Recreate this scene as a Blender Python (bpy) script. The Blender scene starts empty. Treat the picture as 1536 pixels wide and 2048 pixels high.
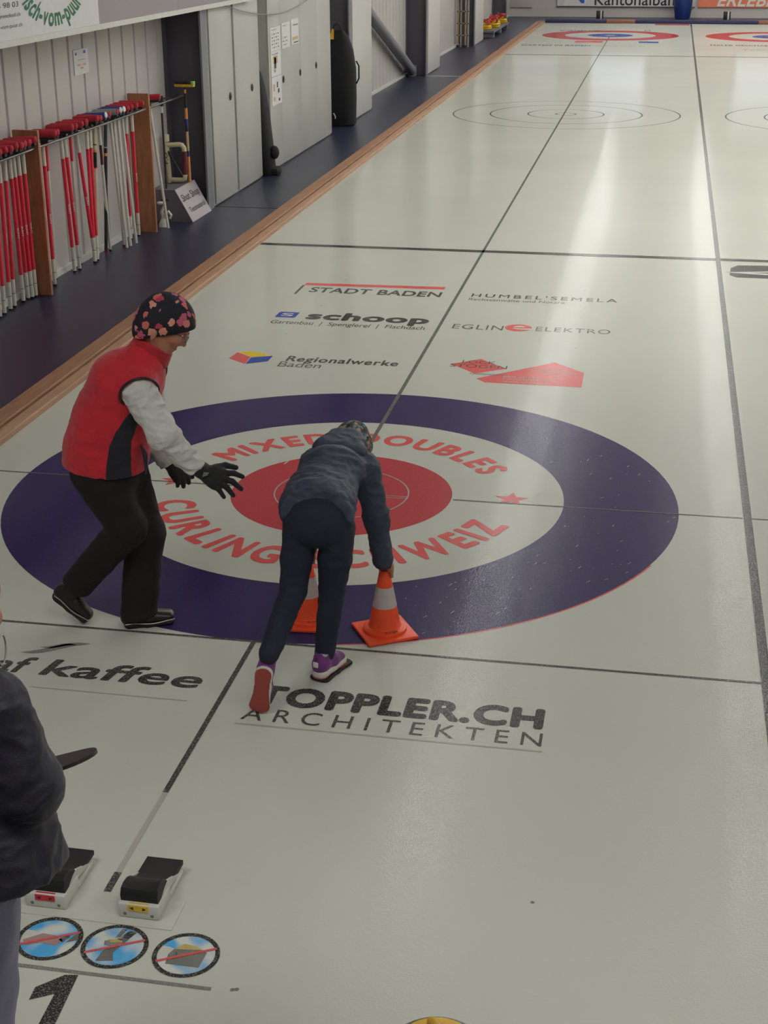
import bpy, bmesh, math, random
import numpy as np
from mathutils import Vector, Matrix
random.seed(7)
SC = bpy.context.scene
COL = SC.collection

# ------------------------------------------------------------------ camera, world, light, exposure
def make_camera():
    yaw, pitch, roll = 0.185632425, -0.383413902, -0.00414706417
    cy, sy, cp, sp = math.cos(yaw), math.sin(yaw), math.cos(pitch), math.sin(pitch)
    r0 = Vector((cy, sy, 0)); f0 = Vector((-sy, cy, 0)); u0 = Vector((0, 0, 1))
    f = f0 * cp + u0 * sp; u = u0 * cp - f0 * sp
    cr, sr = math.cos(roll), math.sin(roll)
    r = r0 * cr + u * sr; u = u * cr - r0 * sr
    cd = bpy.data.cameras.new('camera'); o = bpy.data.objects.new('camera', cd); COL.objects.link(o)
    o.matrix_world = Matrix(((r.x, u.x, -f.x, 1.62428), (r.y, u.y, -f.y, -7.38221), (r.z, u.z, -f.z, 2.93142), (0, 0, 0, 1)))
    cd.sensor_fit = 'HORIZONTAL'; cd.sensor_width = 36.0
    cd.lens = 2937.0 / 1536.0 * 36.0
    cd.clip_start = 0.05; cd.clip_end = 200
    SC.camera = o
make_camera()
W = bpy.data.worlds.new('world'); SC.world = W; W.use_nodes = True
W.node_tree.nodes['Background'].inputs[0].default_value = (0.75, 0.80, 0.9, 1)
W.node_tree.nodes['Background'].inputs[1].default_value = 0.15
SC.view_settings.view_transform = 'Standard'; SC.view_settings.look = 'None'
SC.view_settings.exposure = 0.0; SC.view_settings.gamma = 1.0; SC.view_settings.use_curve_mapping = False
TUBE_POWER = 8.5
FILL_UPLIGHT_POWER = 40.0
TUBE_COLOR = (0.985, 0.99, 0.968)
TUBE_ROWS = (0.0, 2.75, 5.5, 8.25)
TUBE_Z = 4.15
FILL_PANEL_POWER = 60.0
try:
    SC.cycles.use_denoising = True
    SC.cycles.max_bounces = 6
    SC.cycles.caustics_reflective = False; SC.cycles.caustics_refractive = False
    SC.cycles.sample_clamp_indirect = 4.0
except Exception: pass

# ------------------------------------------------------------------ materials
def srgb(r, g, b):
    c = lambda v: (v / 255 / 12.92) if v / 255 <= 0.04045 else ((v / 255 + 0.055) / 1.055) ** 2.4
    return (c(r), c(g), c(b), 1.0)
class NT:
    def __init__(s, name):
        s.m = bpy.data.materials.new(name); s.m.use_nodes = True; s.t = s.m.node_tree; s.n = s.t.nodes; s.l = s.t.links
        s.b = s.n['Principled BSDF']
    def add(s, typ, **kw):
        nd = s.n.new(typ)
        for k, v in kw.items(): setattr(nd, k, v)
        return nd
    def link(s, a, b): s.l.new(a, b)
    def coord(s, scale=(1, 1, 1), kind='Object'):
        tc = s.add('ShaderNodeTexCoord'); mp = s.add('ShaderNodeMapping'); mp.inputs['Scale'].default_value = scale
        s.link(tc.outputs[kind], mp.inputs[0]); return mp.outputs[0]
    def noise(s, scale, detail=3, co=None, rough=0.55):
        nz = s.add('ShaderNodeTexNoise'); nz.inputs['Scale'].default_value = scale; nz.inputs['Detail'].default_value = detail
        nz.inputs['Roughness'].default_value = rough
        if co is not None: s.link(co, nz.inputs['Vector'])
        return nz.outputs['Fac']
    def ramp(s, fac, stops, interp='LINEAR'):
        r = s.add('ShaderNodeValToRGB'); r.color_ramp.interpolation = interp; e = r.color_ramp.elements
        while len(e) < len(stops): e.new(0.5)
        for i, (p, c) in enumerate(stops): e[i].position = p; e[i].color = c if len(c) == 4 else (*c, 1)
        s.link(fac, r.inputs[0]); return r.outputs[0]
    def mix(s, fac, a, b):
        m = s.add('ShaderNodeMix', data_type='RGBA')
        for v, k in ((fac, 0), (a, 6), (b, 7)):
            if hasattr(v, 'is_output'): s.link(v, m.inputs[k])
            else: m.inputs[k].default_value = v
        return m.outputs[2]
    def bump(s, h, strength, dist=0.01):
        bp = s.add('ShaderNodeBump'); bp.inputs['Strength'].default_value = strength; bp.inputs['Distance'].default_value = dist
        s.link(h, bp.inputs['Height']); s.link(bp.outputs[0], s.b.inputs['Normal'])
    def color(s, c):
        if hasattr(c, 'is_output'): s.link(c, s.b.inputs['Base Color'])
        else: s.b.inputs['Base Color'].default_value = c
def plain(name, c, rough=0.6, metal=0.0, var=0.12, scale=12, bump=0.0, bscale=60, spec=0.5):
    t = NT(name); co = t.coord()
    lo = tuple(x * (1 - var) for x in c[:3]) + (1,); hi = tuple(min(1, x * (1 + var)) for x in c[:3]) + (1,)
    t.color(t.ramp(t.noise(scale, 4, co), [(0.3, lo), (0.7, hi)]))
    t.b.inputs['Roughness'].default_value = rough; t.b.inputs['Metallic'].default_value = metal
    t.b.inputs['Specular IOR Level'].default_value = spec
    if bump: t.bump(t.noise(bscale, 3, co), bump, 0.004)
    return t.m
def ice_mat(name, c, glint=0.10, glintpos=0.62, white=srgb(214, 212, 202)):
    """painted ice: one pebbled glossy surface, only the pigment under it differs"""
    t = NT(name); co = t.coord()
    big = t.noise(0.35, 3, co)
    base = c
    lo = tuple(x * 0.93 for x in c[:3]) + (1,)
    base = t.ramp(big, [(0.35, lo), (0.65, c)])
    if glint > 0:
        fine = t.noise(190, 2, co, 0.6)  # white specks paint the pebble highlights into the pigment colour
        mask = t.ramp(fine, [(glintpos, (0, 0, 0)), (glintpos + 0.12, (1, 1, 1))])
        mm = t.add('ShaderNodeMath', operation='MULTIPLY'); mm.inputs[1].default_value = glint
        t.link(mask, mm.inputs[0])
        base = t.mix(mm.outputs[0], base, white)
    t.color(base)
    t.b.inputs['Roughness'].default_value = 0.9
    t.b.inputs['Specular IOR Level'].default_value = 0.0
    v = t.add('ShaderNodeTexVoronoi'); v.inputs['Scale'].default_value = 130; t.link(co, v.inputs['Vector'])
    n2 = t.noise(45, 2, co)
    ad = t.add('ShaderNodeMath', operation='ADD'); t.link(v.outputs['Distance'], ad.inputs[0]); t.link(n2, ad.inputs[1])
    t.bump(ad.outputs[0], ICE_BUMP, 0.0016)
    nrm = t.b.inputs['Normal'].links[0].from_socket
    gl = t.add('ShaderNodeBsdfGlossy'); gl.inputs['Roughness'].default_value = ICE_ROUGH; t.link(nrm, gl.inputs['Normal'])
    fr = t.add('ShaderNodeFresnel'); fr.inputs['IOR'].default_value = 1.31
    k = t.add('ShaderNodeMath', operation='MULTIPLY'); t.link(fr.outputs[0], k.inputs[0]); k.inputs[1].default_value = ICE_GLOSS
    mx = t.add('ShaderNodeMixShader'); t.link(k.outputs[0], mx.inputs[0]); t.link(t.b.outputs[0], mx.inputs[1]); t.link(gl.outputs[0], mx.inputs[2])
    t.link(mx.outputs[0], t.n['Material Output'].inputs['Surface'])
    return t.m
ICE_ROUGH = 0.05; ICE_BUMP = 0.13; ICE_GLOSS = 0.55
M = {}
M['ice'] = ice_mat('ice', srgb(202, 202, 191), 0.0)
M['ice_purple'] = ice_mat('ice_purple', srgb(58, 48, 92), 0.12, 0.62)
M['ice_red'] = ice_mat('ice_red', srgb(184, 62, 70), 0.16, 0.58)
M['ice_red_faded'] = ice_mat('ice_red_faded', srgb(214, 92, 90), 0.18, 0.58)
M['ice_white'] = ice_mat('ice_white', srgb(206, 204, 194), 0.0)
M['ice_black'] = ice_mat('ice_black', srgb(54, 54, 52), 0.28, 0.52)
M['ice_line'] = ice_mat('ice_line', srgb(72, 72, 68), 0.35, 0.54)
M['ice_grey'] = ice_mat('ice_grey', srgb(128, 128, 122), 0.3, 0.54)
M['ice_faint'] = ice_mat('ice_faint', srgb(176, 175, 166), 0.1, 0.6)
M['ice_blue'] = ice_mat('ice_blue', srgb(52, 74, 158), 0.1, 0.6)
M['ice_sky'] = ice_mat('ice_sky', srgb(110, 178, 222), 0.1, 0.6)
def cloudy():
    m = ice_mat('ice_sky', srgb(104, 172, 220), 0.0); t = m.node_tree; b_ = t.nodes['Principled BSDF']
    co = t.nodes.new('ShaderNodeTexCoord'); nz = t.nodes.new('ShaderNodeTexNoise'); nz.inputs['Scale'].default_value = 11; nz.inputs['Detail'].default_value = 1
    r = t.nodes.new('ShaderNodeValToRGB'); e = r.color_ramp.elements; e[0].position = 0.42; e[0].color = srgb(86, 166, 218); e[1].position = 0.62; e[1].color = srgb(206, 208, 200)
    t.links.new(co.outputs['Object'], nz.inputs[0]); t.links.new(nz.outputs['Fac'], r.inputs[0]); t.links.new(r.outputs[0], b_.inputs['Base Color']); return m
M['ice_sky'] = cloudy()
M['ice_yellow'] = ice_mat('ice_yellow', srgb(232, 196, 40), 0.1, 0.6)
M['ice_skin'] = ice_mat('ice_skin', srgb(206, 150, 140), 0.15, 0.56)
M['ice_line_thin'] = ice_mat('ice_line_thin', srgb(96, 96, 90), 0.3, 0.54)
def carpet():
    t = NT('walkway_blue'); co = t.coord()
    t.color(t.ramp(t.noise(2.2, 4, co), [(0.3, srgb(30, 33, 56)), (0.7, srgb(40, 42, 66))]))
    t.b.inputs['Roughness'].default_value = 0.36; t.bump(t.noise(300, 2, co), 0.15, 0.002); return t.m
M['carpet'] = carpet()
def wood(name, a, b, sc=(14, 1.2, 14)):
    t = NT(name); co = t.coord(sc)
    t.color(t.ramp(t.noise(2.5, 6, co, 0.65), [(0.3, a), (0.7, b)])); t.b.inputs['Roughness'].default_value = 0.55
    t.bump(t.noise(6, 4, co), 0.1, 0.004); return t.m
M['kerb_wood'] = wood('kerb_wood', srgb(132, 92, 66), srgb(160, 116, 86))
M['kerb_wood_light'] = wood('kerb_wood_light', srgb(156, 118, 92), srgb(180, 142, 114))
M['rack_wood'] = wood('rack_wood', srgb(140, 88, 58), srgb(172, 116, 80), (10, 10, 1.2))
M['wall'] = plain('wall_panel', srgb(190, 184, 182), 0.45, 0, 0.04, 1.5)
M['wall_far'] = plain('wall_far_paint', srgb(196, 190, 184), 0.6, 0, 0.04, 1.0)
M['ceiling'] = plain('ceiling_panel', srgb(216, 216, 214), 0.8, 0, 0.05, 0.8)
M['steel_dark'] = plain('steel_dark', srgb(74, 71, 80), 0.5, 0, 0.06, 3)
M['steel_grey'] = plain('steel_grey', srgb(112, 113, 118), 0.45, 0, 0.06, 5)
M['locker'] = plain('locker_paint', srgb(180, 178, 172), 0.42, 0, 0.03, 2)
M['locker_white'] = plain('locker_white', srgb(206, 204, 200), 0.42, 0, 0.03, 2)
M['gap'] = plain('gap_dark', srgb(96, 96, 94), 0.7)
M['black_plastic'] = plain('black_plastic', srgb(24, 24, 26), 0.45)
M['rubber'] = plain('black_rubber', srgb(17, 17, 19), 0.6, 0, 0.2, 40, 0.2, 200)
M['chrome'] = plain('rail_metal', srgb(128, 124, 124), 0.3, 0.85)
M['alu'] = plain('aluminium', srgb(176, 172, 166), 0.38, 0.6)
M['white_paint'] = plain('white_paint', srgb(214, 212, 206), 0.5, 0, 0.04)
M['banner_grey'] = plain('banner_grey', srgb(142, 132, 136), 0.5, 0, 0.04, 1)
M['paper'] = plain('paper', srgb(222, 220, 220), 0.7, 0, 0.03)
M['ink'] = plain('ink_dark', srgb(48, 48, 52), 0.7)
M['ink_green'] = plain('ink_green', srgb(34, 104, 72), 0.6)
M['ink_orange'] = plain('ink_orange', srgb(214, 130, 60), 0.7)
M['ink_blue'] = plain('ink_blue', srgb(44, 96, 190), 0.5)
M['ink_white'] = plain('ink_white', srgb(236, 232, 226), 0.6, 0, 0.03)
M['ink_tan'] = plain('ink_tan', srgb(186, 160, 118), 0.7)
M['far_orange'] = plain('banner_orange', srgb(228, 128, 94), 0.55, 0, 0.05, 2)
M['bumper_navy'] = plain('bumper_navy', srgb(40, 36, 80), 0.6, 0, 0.1, 4)
M['bumper_brown'] = plain('bumper_brown', srgb(138, 92, 66), 0.6, 0, 0.1, 4)
M['bin_blue'] = plain('bin_blue', srgb(30, 50, 112), 0.4)
M['red_fabric'] = plain('brush_red', srgb(168, 30, 46), 0.8, 0, 0.15, 30, 0.25, 260)
M['blue_fabric'] = plain('brush_blue', srgb(36, 52, 122), 0.8, 0, 0.15, 30, 0.25, 260)
M['grey_fabric'] = plain('brush_grey', srgb(132, 130, 128), 0.8, 0, 0.15, 30, 0.25, 260)
M['cream'] = plain('cream_pvc', srgb(206, 196, 162), 0.5, 0, 0.08)
M['handle_white'] = plain('handle_white', srgb(214, 212, 200), 0.4, 0, 0.05)
M['handle_red'] = plain('handle_red', srgb(218, 44, 66), 0.4, 0, 0.06)
M['handle_black'] = plain('handle_black', srgb(30, 28, 30), 0.4)
M['handle_teal'] = plain('handle_teal', srgb(40, 62, 70), 0.4)
M['dark_red'] = plain('dark_red', srgb(96, 26, 34), 0.5)
M['orange_grip'] = plain('orange_grip', srgb(214, 138, 78), 0.55)
M['yellow_plastic'] = plain('yellow_plastic', srgb(206, 160, 36), 0.5)
M['green_plastic'] = plain('green_plastic', srgb(122, 176, 60), 0.5)
M['blue_grip'] = plain('blue_grip', srgb(42, 48, 112), 0.5)
M['box_grey'] = plain('box_grey', srgb(160, 152, 156), 0.55, 0, 0.04)
M['box_grey_side'] = plain('box_grey_board', srgb(98, 93, 100), 0.6, 0, 0.04)
M['bag'] = plain('bag_black', srgb(12, 12, 17), 0.85, 0, 0.25, 14, 0.3, 90)
M['hose_yellow'] = plain('hose_yellow', srgb(232, 186, 40), 0.5)
M['hose_red'] = plain('hose_red', srgb(190, 50, 56), 0.5)
M['cone_orange'] = plain('cone_orange', srgb(250, 84, 40), 0.42, 0, 0.06, 14)
M['cone_white'] = plain('cone_reflective', srgb(196, 184, 180), 0.35, 0, 0.05, 20)
M['hack_plate'] = plain('hack_plate', srgb(196, 196, 186), 0.3, 0, 0.04)
M['hack_white'] = plain('hack_white', srgb(206, 205, 196), 0.4, 0, 0.05)
M['sticker_red'] = plain('sticker_red', srgb(206, 40, 56), 0.5)
M['sticker_yellow'] = plain('sticker_yellow', srgb(226, 188, 50), 0.5)
M['granite'] = plain('granite', srgb(92, 92, 90), 0.35, 0, 0.4, 120)
M['skin'] = plain('skin', srgb(178, 122, 96), 0.5, 0, 0.06, 20)
M['eye_white'] = plain('eye_white', srgb(220, 214, 206), 0.25)
M['hair'] = plain('hair_brown', srgb(70, 50, 38), 0.55, 0, 0.3, 40)
M['lips'] = plain('lips', srgb(160, 86, 80), 0.5)

# ------------------------------------------------------------------ object helpers
def link(name, me, mat=None, parent=None, smooth=False):
    o = bpy.data.objects.new(name, me); COL.objects.link(o)
    if mat is not None and not me.materials:
        for m in (mat if isinstance(mat, (list, tuple)) else [mat]): me.materials.append(m)
    if parent is not None: o.parent = parent
    if smooth and len(me.polygons): me.polygons.foreach_set('use_smooth', [True] * len(me.polygons))
    return o
def thing(name, label, cat, loc=(0, 0, 0), rz=0.0, group=None):
    o = bpy.data.objects.new(name, None); COL.objects.link(o); o.location = loc; o.rotation_euler = (0, 0, rz)
    o.empty_display_size = 0.1
    o['label'] = label; o['category'] = cat
    if group: o['group'] = group
    return o
def tag(o, label, cat, group=None):
    o['label'] = label; o['category'] = cat
    if group: o['group'] = group
    return o
def structure(o): o['kind'] = 'structure'; return o
class MB:
    def __init__(s): s.bm = bmesh.new(); s.mi = 0
    def _mi(s, fs):
        for f in fs: f.material_index = s.mi
    def box(s, lo, hi, bevel=0.0, rot=None, seg=2):
        r = bmesh.ops.create_cube(s.bm, size=1.0); vs = r['verts']
        c = [(a + b) / 2 for a, b in zip(lo, hi)]; d = [abs(b - a) for a, b in zip(lo, hi)]
        for v in vs: v.co = Vector((v.co.x * d[0], v.co.y * d[1], v.co.z * d[2]))
        fs = set(f for v in vs for f in v.link_faces)
        if bevel > 0:
            es = list(set(e for v in vs for e in v.link_edges))
            rr = bmesh.ops.bevel(s.bm, geom=es, offset=bevel, segments=seg, affect='EDGES', profile=0.5)
            vs = list(set(list(rr['verts']) + [v for v in vs if v.is_valid])); 
            vs = [v for v in vs if v.is_valid]
            fs = set(f for v in vs for f in v.link_faces)
        for v in vs:
            p = v.co.copy()
            if rot is not None: p = rot @ p
            v.co = p + Vector(c)
        s._mi(fs); return vs
    def tube(s, pts, rad, n=10, cap=True, up=Vector((0, 0, 1))):
        pts = [Vector(p) for p in pts]; rs = rad if isinstance(rad, (list, tuple)) else [rad] * len(pts)
        rings = []; prev = None
        for i, p in enumerate(pts):
            d = (pts[min(i + 1, len(pts) - 1)] - pts[max(i - 1, 0)]).normalized()
            if prev is None:
                a = d.cross(up)
                if a.length < 1e-3: a = d.cross(Vector((1, 0, 0)))
                a.normalize()
            else:
                a = (prev - d * prev.dot(d)).normalized()
            prev = a; b = d.cross(a)
            rings.append([s.bm.verts.new(p + (a * math.cos(t) + b * math.sin(t)) * rs[i]) for t in [2 * math.pi * k / n for k in range(n)]])
        fs = []
        for A, B in zip(rings, rings[1:]):
            for k in range(n): fs.append(s.bm.faces.new((A[k], A[(k + 1) % n], B[(k + 1) % n], B[k])))
        if cap:
            fs.append(s.bm.faces.new(list(reversed(rings[0])))); fs.append(s.bm.faces.new(rings[-1]))
        s._mi(fs); return rings
    def lathe(s, prof, n=40, c=(0, 0, 0), cap=True):
        rings = [[s.bm.verts.new((c[0] + r * math.cos(2 * math.pi * k / n), c[1] + r * math.sin(2 * math.pi * k / n), c[2] + z)) for k in range(n)] for r, z in prof]
        fs = []
        for A, B in zip(rings, rings[1:]):
            for k in range(n): fs.append(s.bm.faces.new((A[k], A[(k + 1) % n], B[(k + 1) % n], B[k])))
        if cap:
            fs.append(s.bm.faces.new(list(reversed(rings[0])))); fs.append(s.bm.faces.new(rings[-1]))
        s._mi(fs)
    def poly(s, pts):
        f = s.bm.faces.new([s.bm.verts.new(p) for p in pts]); s._mi([f]); return f
    def prism(s, pts, d):
        d = Vector(d); A = [s.bm.verts.new(p) for p in pts]; B = [s.bm.verts.new(Vector(p) + d) for p in pts]; n = len(A); fs = []
        for k in range(n): fs.append(s.bm.faces.new((A[k], A[(k + 1) % n], B[(k + 1) % n], B[k])))
        fs.append(s.bm.faces.new(list(reversed(A)))); fs.append(s.bm.faces.new(B)); s._mi(fs)
    def sphere(s, c, r, sc=(1, 1, 1), u=16, v=10):
        rr = bmesh.ops.create_uvsphere(s.bm, u_segments=u, v_segments=v, radius=r)
        for x in rr['verts']: x.co = Vector((x.co.x * sc[0] + c[0], x.co.y * sc[1] + c[1], x.co.z * sc[2] + c[2]))
        s._mi(set(f for x in rr['verts'] for f in x.link_faces))
    def torus(s, c, R, r, n=24, m=8, sz=1.0):
        rings = [[s.bm.verts.new((c[0] + (R + r * math.cos(b)) * math.cos(a), c[1] + (R + r * math.cos(b)) * math.sin(a), c[2] + r * sz * math.sin(b))) for b in [2 * math.pi * j / m for j in range(m)]] for a in [2 * math.pi * i / n for i in range(n)]]
        fs = []
        for i in range(n):
            A, B = rings[i], rings[(i + 1) % n]
            for j in range(m): fs.append(s.bm.faces.new((A[j], B[j], B[(j + 1) % m], A[(j + 1) % m])))
        s._mi(fs)
    def build(s, name, mat, parent=None, smooth=False, auto=True):
        bmesh.ops.recalc_face_normals(s.bm, faces=s.bm.faces[:])
        me = bpy.data.meshes.new(name); s.bm.to_mesh(me); s.bm.free()
        o = link(name, me, mat, parent)
        if smooth:
            me.polygons.foreach_set('use_smooth', [True] * len(me.polygons))
            me.set_sharp_from_angle(angle=math.radians(40))
        return o
def boxo(name, lo, hi, mat, parent=None, bevel=0.0):
    b = MB(); b.box(lo, hi, bevel); return b.build(name, mat, parent, bevel > 0)
def copy_tree(o, parent=None):
    c = o.copy(); COL.objects.link(c)
    if parent is not None: c.parent = parent
    for ch in o.children: copy_tree(ch, c)
    return c

# ---- lettering: built-in font outlines turned into meshes
_gl = {}
def glyph_mesh(body, bold=0.0, shear=0.0, extrude=0.0, res=4, track=1.0):
    cu = bpy.data.curves.new('lettering', 'FONT'); cu.body = body; cu.size = 1.0; cu.shear = shear
    cu.extrude = extrude; cu.space_character = track * (1.0 + max(0.0, bold) * 1.9); cu.resolution_u = res; cu.fill_mode = 'FRONT' if extrude == 0 else 'BOTH'
    o = bpy.data.objects.new('lettering', cu); COL.objects.link(o)
    dg = bpy.context.evaluated_depsgraph_get(); dg.update()
    me = bpy.data.meshes.new_from_object(o.evaluated_get(dg)); bpy.data.objects.remove(o); bpy.data.curves.remove(cu)
    n = len(me.vertices); a = np.zeros(n * 3, np.float32); me.vertices.foreach_get('co', a); a = a.reshape(-1, 3)
    fs = [tuple(p.vertices) for p in me.polygons]; bpy.data.meshes.remove(me)
    if bold > 0.003:
        VV = [a]; FF = list(fs); R = ([bold * 0.5] if bold > 0.045 else []) + [bold]; q = 0
        for r in R:
            for k in range(8):
                q += 1; d = np.array([r * math.cos(k * math.pi / 4), r * math.sin(k * math.pi / 4), 0.0]); d[2] = 0.00001 * q
                VV.append(a + d); FF += [tuple(i + n * q for i in f) for f in fs]
        a = np.concatenate(VV); fs = FF
    return a, fs
def from_np(name, V, F, mat, parent=None):
    me = bpy.data.meshes.new(name); me.from_pydata([tuple(map(float, v)) for v in V], [], F); me.update()
    return link(name, me, mat, parent)
def fit_text(name, body, corners, mat, parent, bold=0.0, shear=0.0, cap=None, track=1.0):
    """corners: 3-D points of lower-left, lower-right, upper-left of the text's own box (cap = text whose height fills the box)"""
    V, F = glyph_mesh(body, bold, shear, track=track)
    p0, p1, p2 = [np.array(c, float) for c in corners]
    x0, x1 = V[:, 0].min(), V[:, 0].max()
    if cap: C_, _ = glyph_mesh(cap, bold, shear); y0, y1 = C_[:, 1].min(), C_[:, 1].max()
    else: y0, y1 = V[:, 1].min(), V[:, 1].max()
    s = (V[:, 0:1] - x0) / (x1 - x0); t = (V[:, 1:2] - y0) / (y1 - y0)
    nn = np.cross(p1 - p0, p2 - p0); nn /= np.linalg.norm(nn)
    return from_np(name, p0 + s * (p1 - p0) + t * (p2 - p0) + V[:, 2:3] * nn, F, mat, parent)
def ice_text(body, x0, x1, y0, y1, mat, parent, bold=0.0, shear=0.0, cap=None, z=0.0012, name='painted_lettering', skew=0.0, track=1.0):
    return fit_text(name, body, ((x0, y0, z), (x1, y0, z), (x0 + skew, y1, z)), mat, parent, bold, shear, cap, track)
def arc_letters(body, a0, a1, r_bot, r_top, bold=0.0, space=0.45, gap=0.10, squeeze=None):
    """letters along a circle; a0..a1 in degrees are the outer edges; r_bot / r_top the radius at feet / head"""
    gl = []; wsum = 0
    for ch in body:
        if ch == ' ': gl.append((None, None, space)); wsum += space; continue
        V, F = glyph_mesh(ch, bold); w = V[:, 0].max() - V[:, 0].min(); gl.append((V, F, w)); wsum += w + gap
    Hc, _ = glyph_mesh('H', bold); y0, y1 = Hc[:, 1].min(), Hc[:, 1].max()
    k = (a1 - a0) / (wsum - gap); a = a0; VV = []; FF = []; base = 0
    for V, F, w in gl:
        if V is None: a += w * k; continue
        ang = np.radians(a + (V[:, 0] - V[:, 0].min()) * k); r = r_bot + (V[:, 1] - y0) / (y1 - y0) * (r_top - r_bot)
        VV.append(np.stack([r * np.cos(ang), r * np.sin(ang), V[:, 2]], -1)); FF += [tuple(i + base for i in f) for f in F]; base += len(V)
        a += (w + gap) * k
    return np.concatenate(VV), FF

# ------------------------------------------------------------------ the setting
X_WALL = -3.62
ice = structure(boxo('floor', (-2.22, -4.95, -0.06), (11.0, 39.75, 0.0), M['ice']))
structure(boxo('floor_walkway', (X_WALL - 0.1, -4.95, -0.07), (-2.215, 42.8, 0.0), M['carpet']))
structure(boxo('floor_end', (-2.215, 39.75, -0.07), (11.0, 42.8, 0.0), M['carpet']))
structure(boxo('floor_near', (X_WALL - 0.1, -9.0, -0.07), (11.0, -4.95, 0.0), M['carpet']))
b = MB(); b.box((-2.42, -4.9, 0.0), (-2.285, 39.8, 0.055), 0.008); t1 = structure(b.build('trim_1', M['kerb_wood']))
b = MB(); b.box((-2.275, -4.9, -0.02), (-2.185, 39.8, 0.04), 0.008); t2 = structure(b.build('trim_2', M['kerb_wood_light']))
def corrugated(x, y0, y1, z0, z1, pitch=0.345, name='wall_left'):
    b = MB(); ys = []; y = y0
    while y < y1:
        ys += [(y, 0), (y + pitch * 0.86, 0), (y + pitch * 0.90, -0.022), (y + pitch * 0.96, -0.022)]; y += pitch
    A = [b.bm.verts.new((x + d, yy, z0)) for yy, d in ys]; B = [b.bm.verts.new((x + d, yy, z1)) for yy, d in ys]
    for i in range(len(A) - 1): b.bm.faces.new((A[i], A[i + 1], B[i + 1], B[i]))
    me = bpy.data.meshes.new(name); b.bm.to_mesh(me); b.bm.free()
    return structure(link(name, me, M['wall']))
wk = bpy.data.objects['floor_walkway']
boxo('floor_joint', (-3.19, 8.29, 0.0), (-2.43, 8.32, 0.0015), M['ink'], wk); boxo('floor_joint', (-3.19, 23.04, 0.0), (-2.43, 23.10, 0.0015), M['white_paint'], wk)
corrugated(X_WALL, -9.0, 42.8, 0.0, 4.9)
structure(boxo('wall_left_backing', (X_WALL - 0.12, -9.0, 0), (X_WALL - 0.04, 42.8, 4.9), M['steel_dark']))
structure(boxo('baseboard_left', (X_WALL, -9.0, 0.0), (X_WALL + 0.035, 42.8, 0.05), M['white_paint']))
structure(boxo('wall_far', (X_WALL - 0.1, 42.8, 0), (11.0, 42.95, 4.9), M['wall_far']))
structure(boxo('wall_right', (11.0, -9.0, 0), (11.1, 42.95, 4.9), M['wall_far']))
structure(boxo('wall_near', (X_WALL - 0.1, -9.1, 0), (11.0, -9.0, 4.9), M['wall_far']))
structure(boxo('ceiling', (X_WALL - 0.1, -9.1, 4.9), (11.1, 42.95, 5.0), M['ceiling']))
# glowing panels high on the far wall: seen only mirrored in the ice
def glow_panel(n, x0, x1, z0, z1, power):
    root = boxo('window_%d' % n, (x0 - 0.05, 42.76, z0 - 0.05), (x1 + 0.05, 42.80, z1 + 0.05), M['white_paint']); structure(root)
    t = NT('window_daylight'); t.b.inputs['Emission Color'].default_value = (0.78, 0.86, 1.0, 1); t.b.inputs['Emission Strength'].default_value = power
    t.b.inputs['Base Color'].default_value = (0.1, 0.1, 0.1, 1)
    boxo('pane', (x0, 42.74, z0), (x1, 42.765, z1), t.m, root)
glow_panel(1, -0.88, 0.85, 1.63, 2.53, 2.2)
glow_panel(2, -3.40, -1.97, 1.5, 2.15, 1.0)
glow_panel(3, 3.72, 5.40, 1.6, 2.45, 2.0)
# steel columns
def column(n, y, back=False):
    root = boxo('steel_column', (X_WALL, y - 0.01, 0), (-3.215, y + 0.012, 4.9), M['steel_dark']); structure(root)
    boxo('front_flange', (-3.215, y - 0.1, 0), (-3.195, y + 0.1, 4.9), M['steel_grey'], root)
    boxo('rear_flange', (X_WALL, y - 0.1, 0), (X_WALL + 0.02, y + 0.1, 4.9), M['steel_dark'], root)
for i, y in enumerate((8.15, 15.68, 23.22, 30.80, 38.2)): column(i, y)
# end bumper
for i, (x0, x1, m) in enumerate(((-2.18, -0.33, 'bumper_navy'), (-0.33, 0.53, 'bumper_brown'), (0.53, 4.15, 'bumper_navy'), (4.15, 5.0, 'bumper_brown'), (5.0, 8.5, 'bumper_navy'))):
    structure(boxo('trim_%d' % (3 + i), (x0 + 0.003, 39.76, 0.0), (x1 - 0.003, 39.98, 0.10), M[m], None, 0.02))

# ------------------------------------------------------------------ lamps
def lamps():
    first = None
    for x in TUBE_ROWS:
        y = 3.0
        while y < 41:
            if first is None:
                root = thing('ceiling_light', 'white fluorescent tube fitting hung in a long row over the ice', 'light', (x, y, TUBE_Z), 0, 'fluorescent fittings over the ice')
                boxo('housing', (-0.16, -1.0, 0.02), (0.16, 1.0, 0.09), M['white_paint'], root)
                boxo('hanger', (-0.01, -0.01, 0.09), (0.01, 0.01, 4.9 - TUBE_Z), M['steel_grey'], root)
                ld = bpy.data.lights.new('tube', 'AREA'); ld.shape = 'RECTANGLE'; ld.size = 0.17; ld.size_y = 1.9
                ld.energy = TUBE_POWER; ld.color = TUBE_COLOR
                lo = bpy.data.objects.new('tube', ld); COL.objects.link(lo); lo.parent = root; lo.location = (0, 0, 0.012)
                ud = bpy.data.lights.new('uplight', 'AREA'); ud.shape = 'RECTANGLE'; ud.size = 0.28; ud.size_y = 1.9; ud.energy = FILL_UPLIGHT_POWER; ud.color = TUBE_COLOR  # added upward light, bounces soft fill off the ceiling
                uo = bpy.data.objects.new('uplight', ud); COL.objects.link(uo); uo.parent = root; uo.location = (0, 0, 0.10); uo.rotation_euler = (math.pi, 0, 0)
                first = root
            else:
                r = copy_tree(first); r.location = (x, y, TUBE_Z)
            y += 2.5
lamps()
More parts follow.
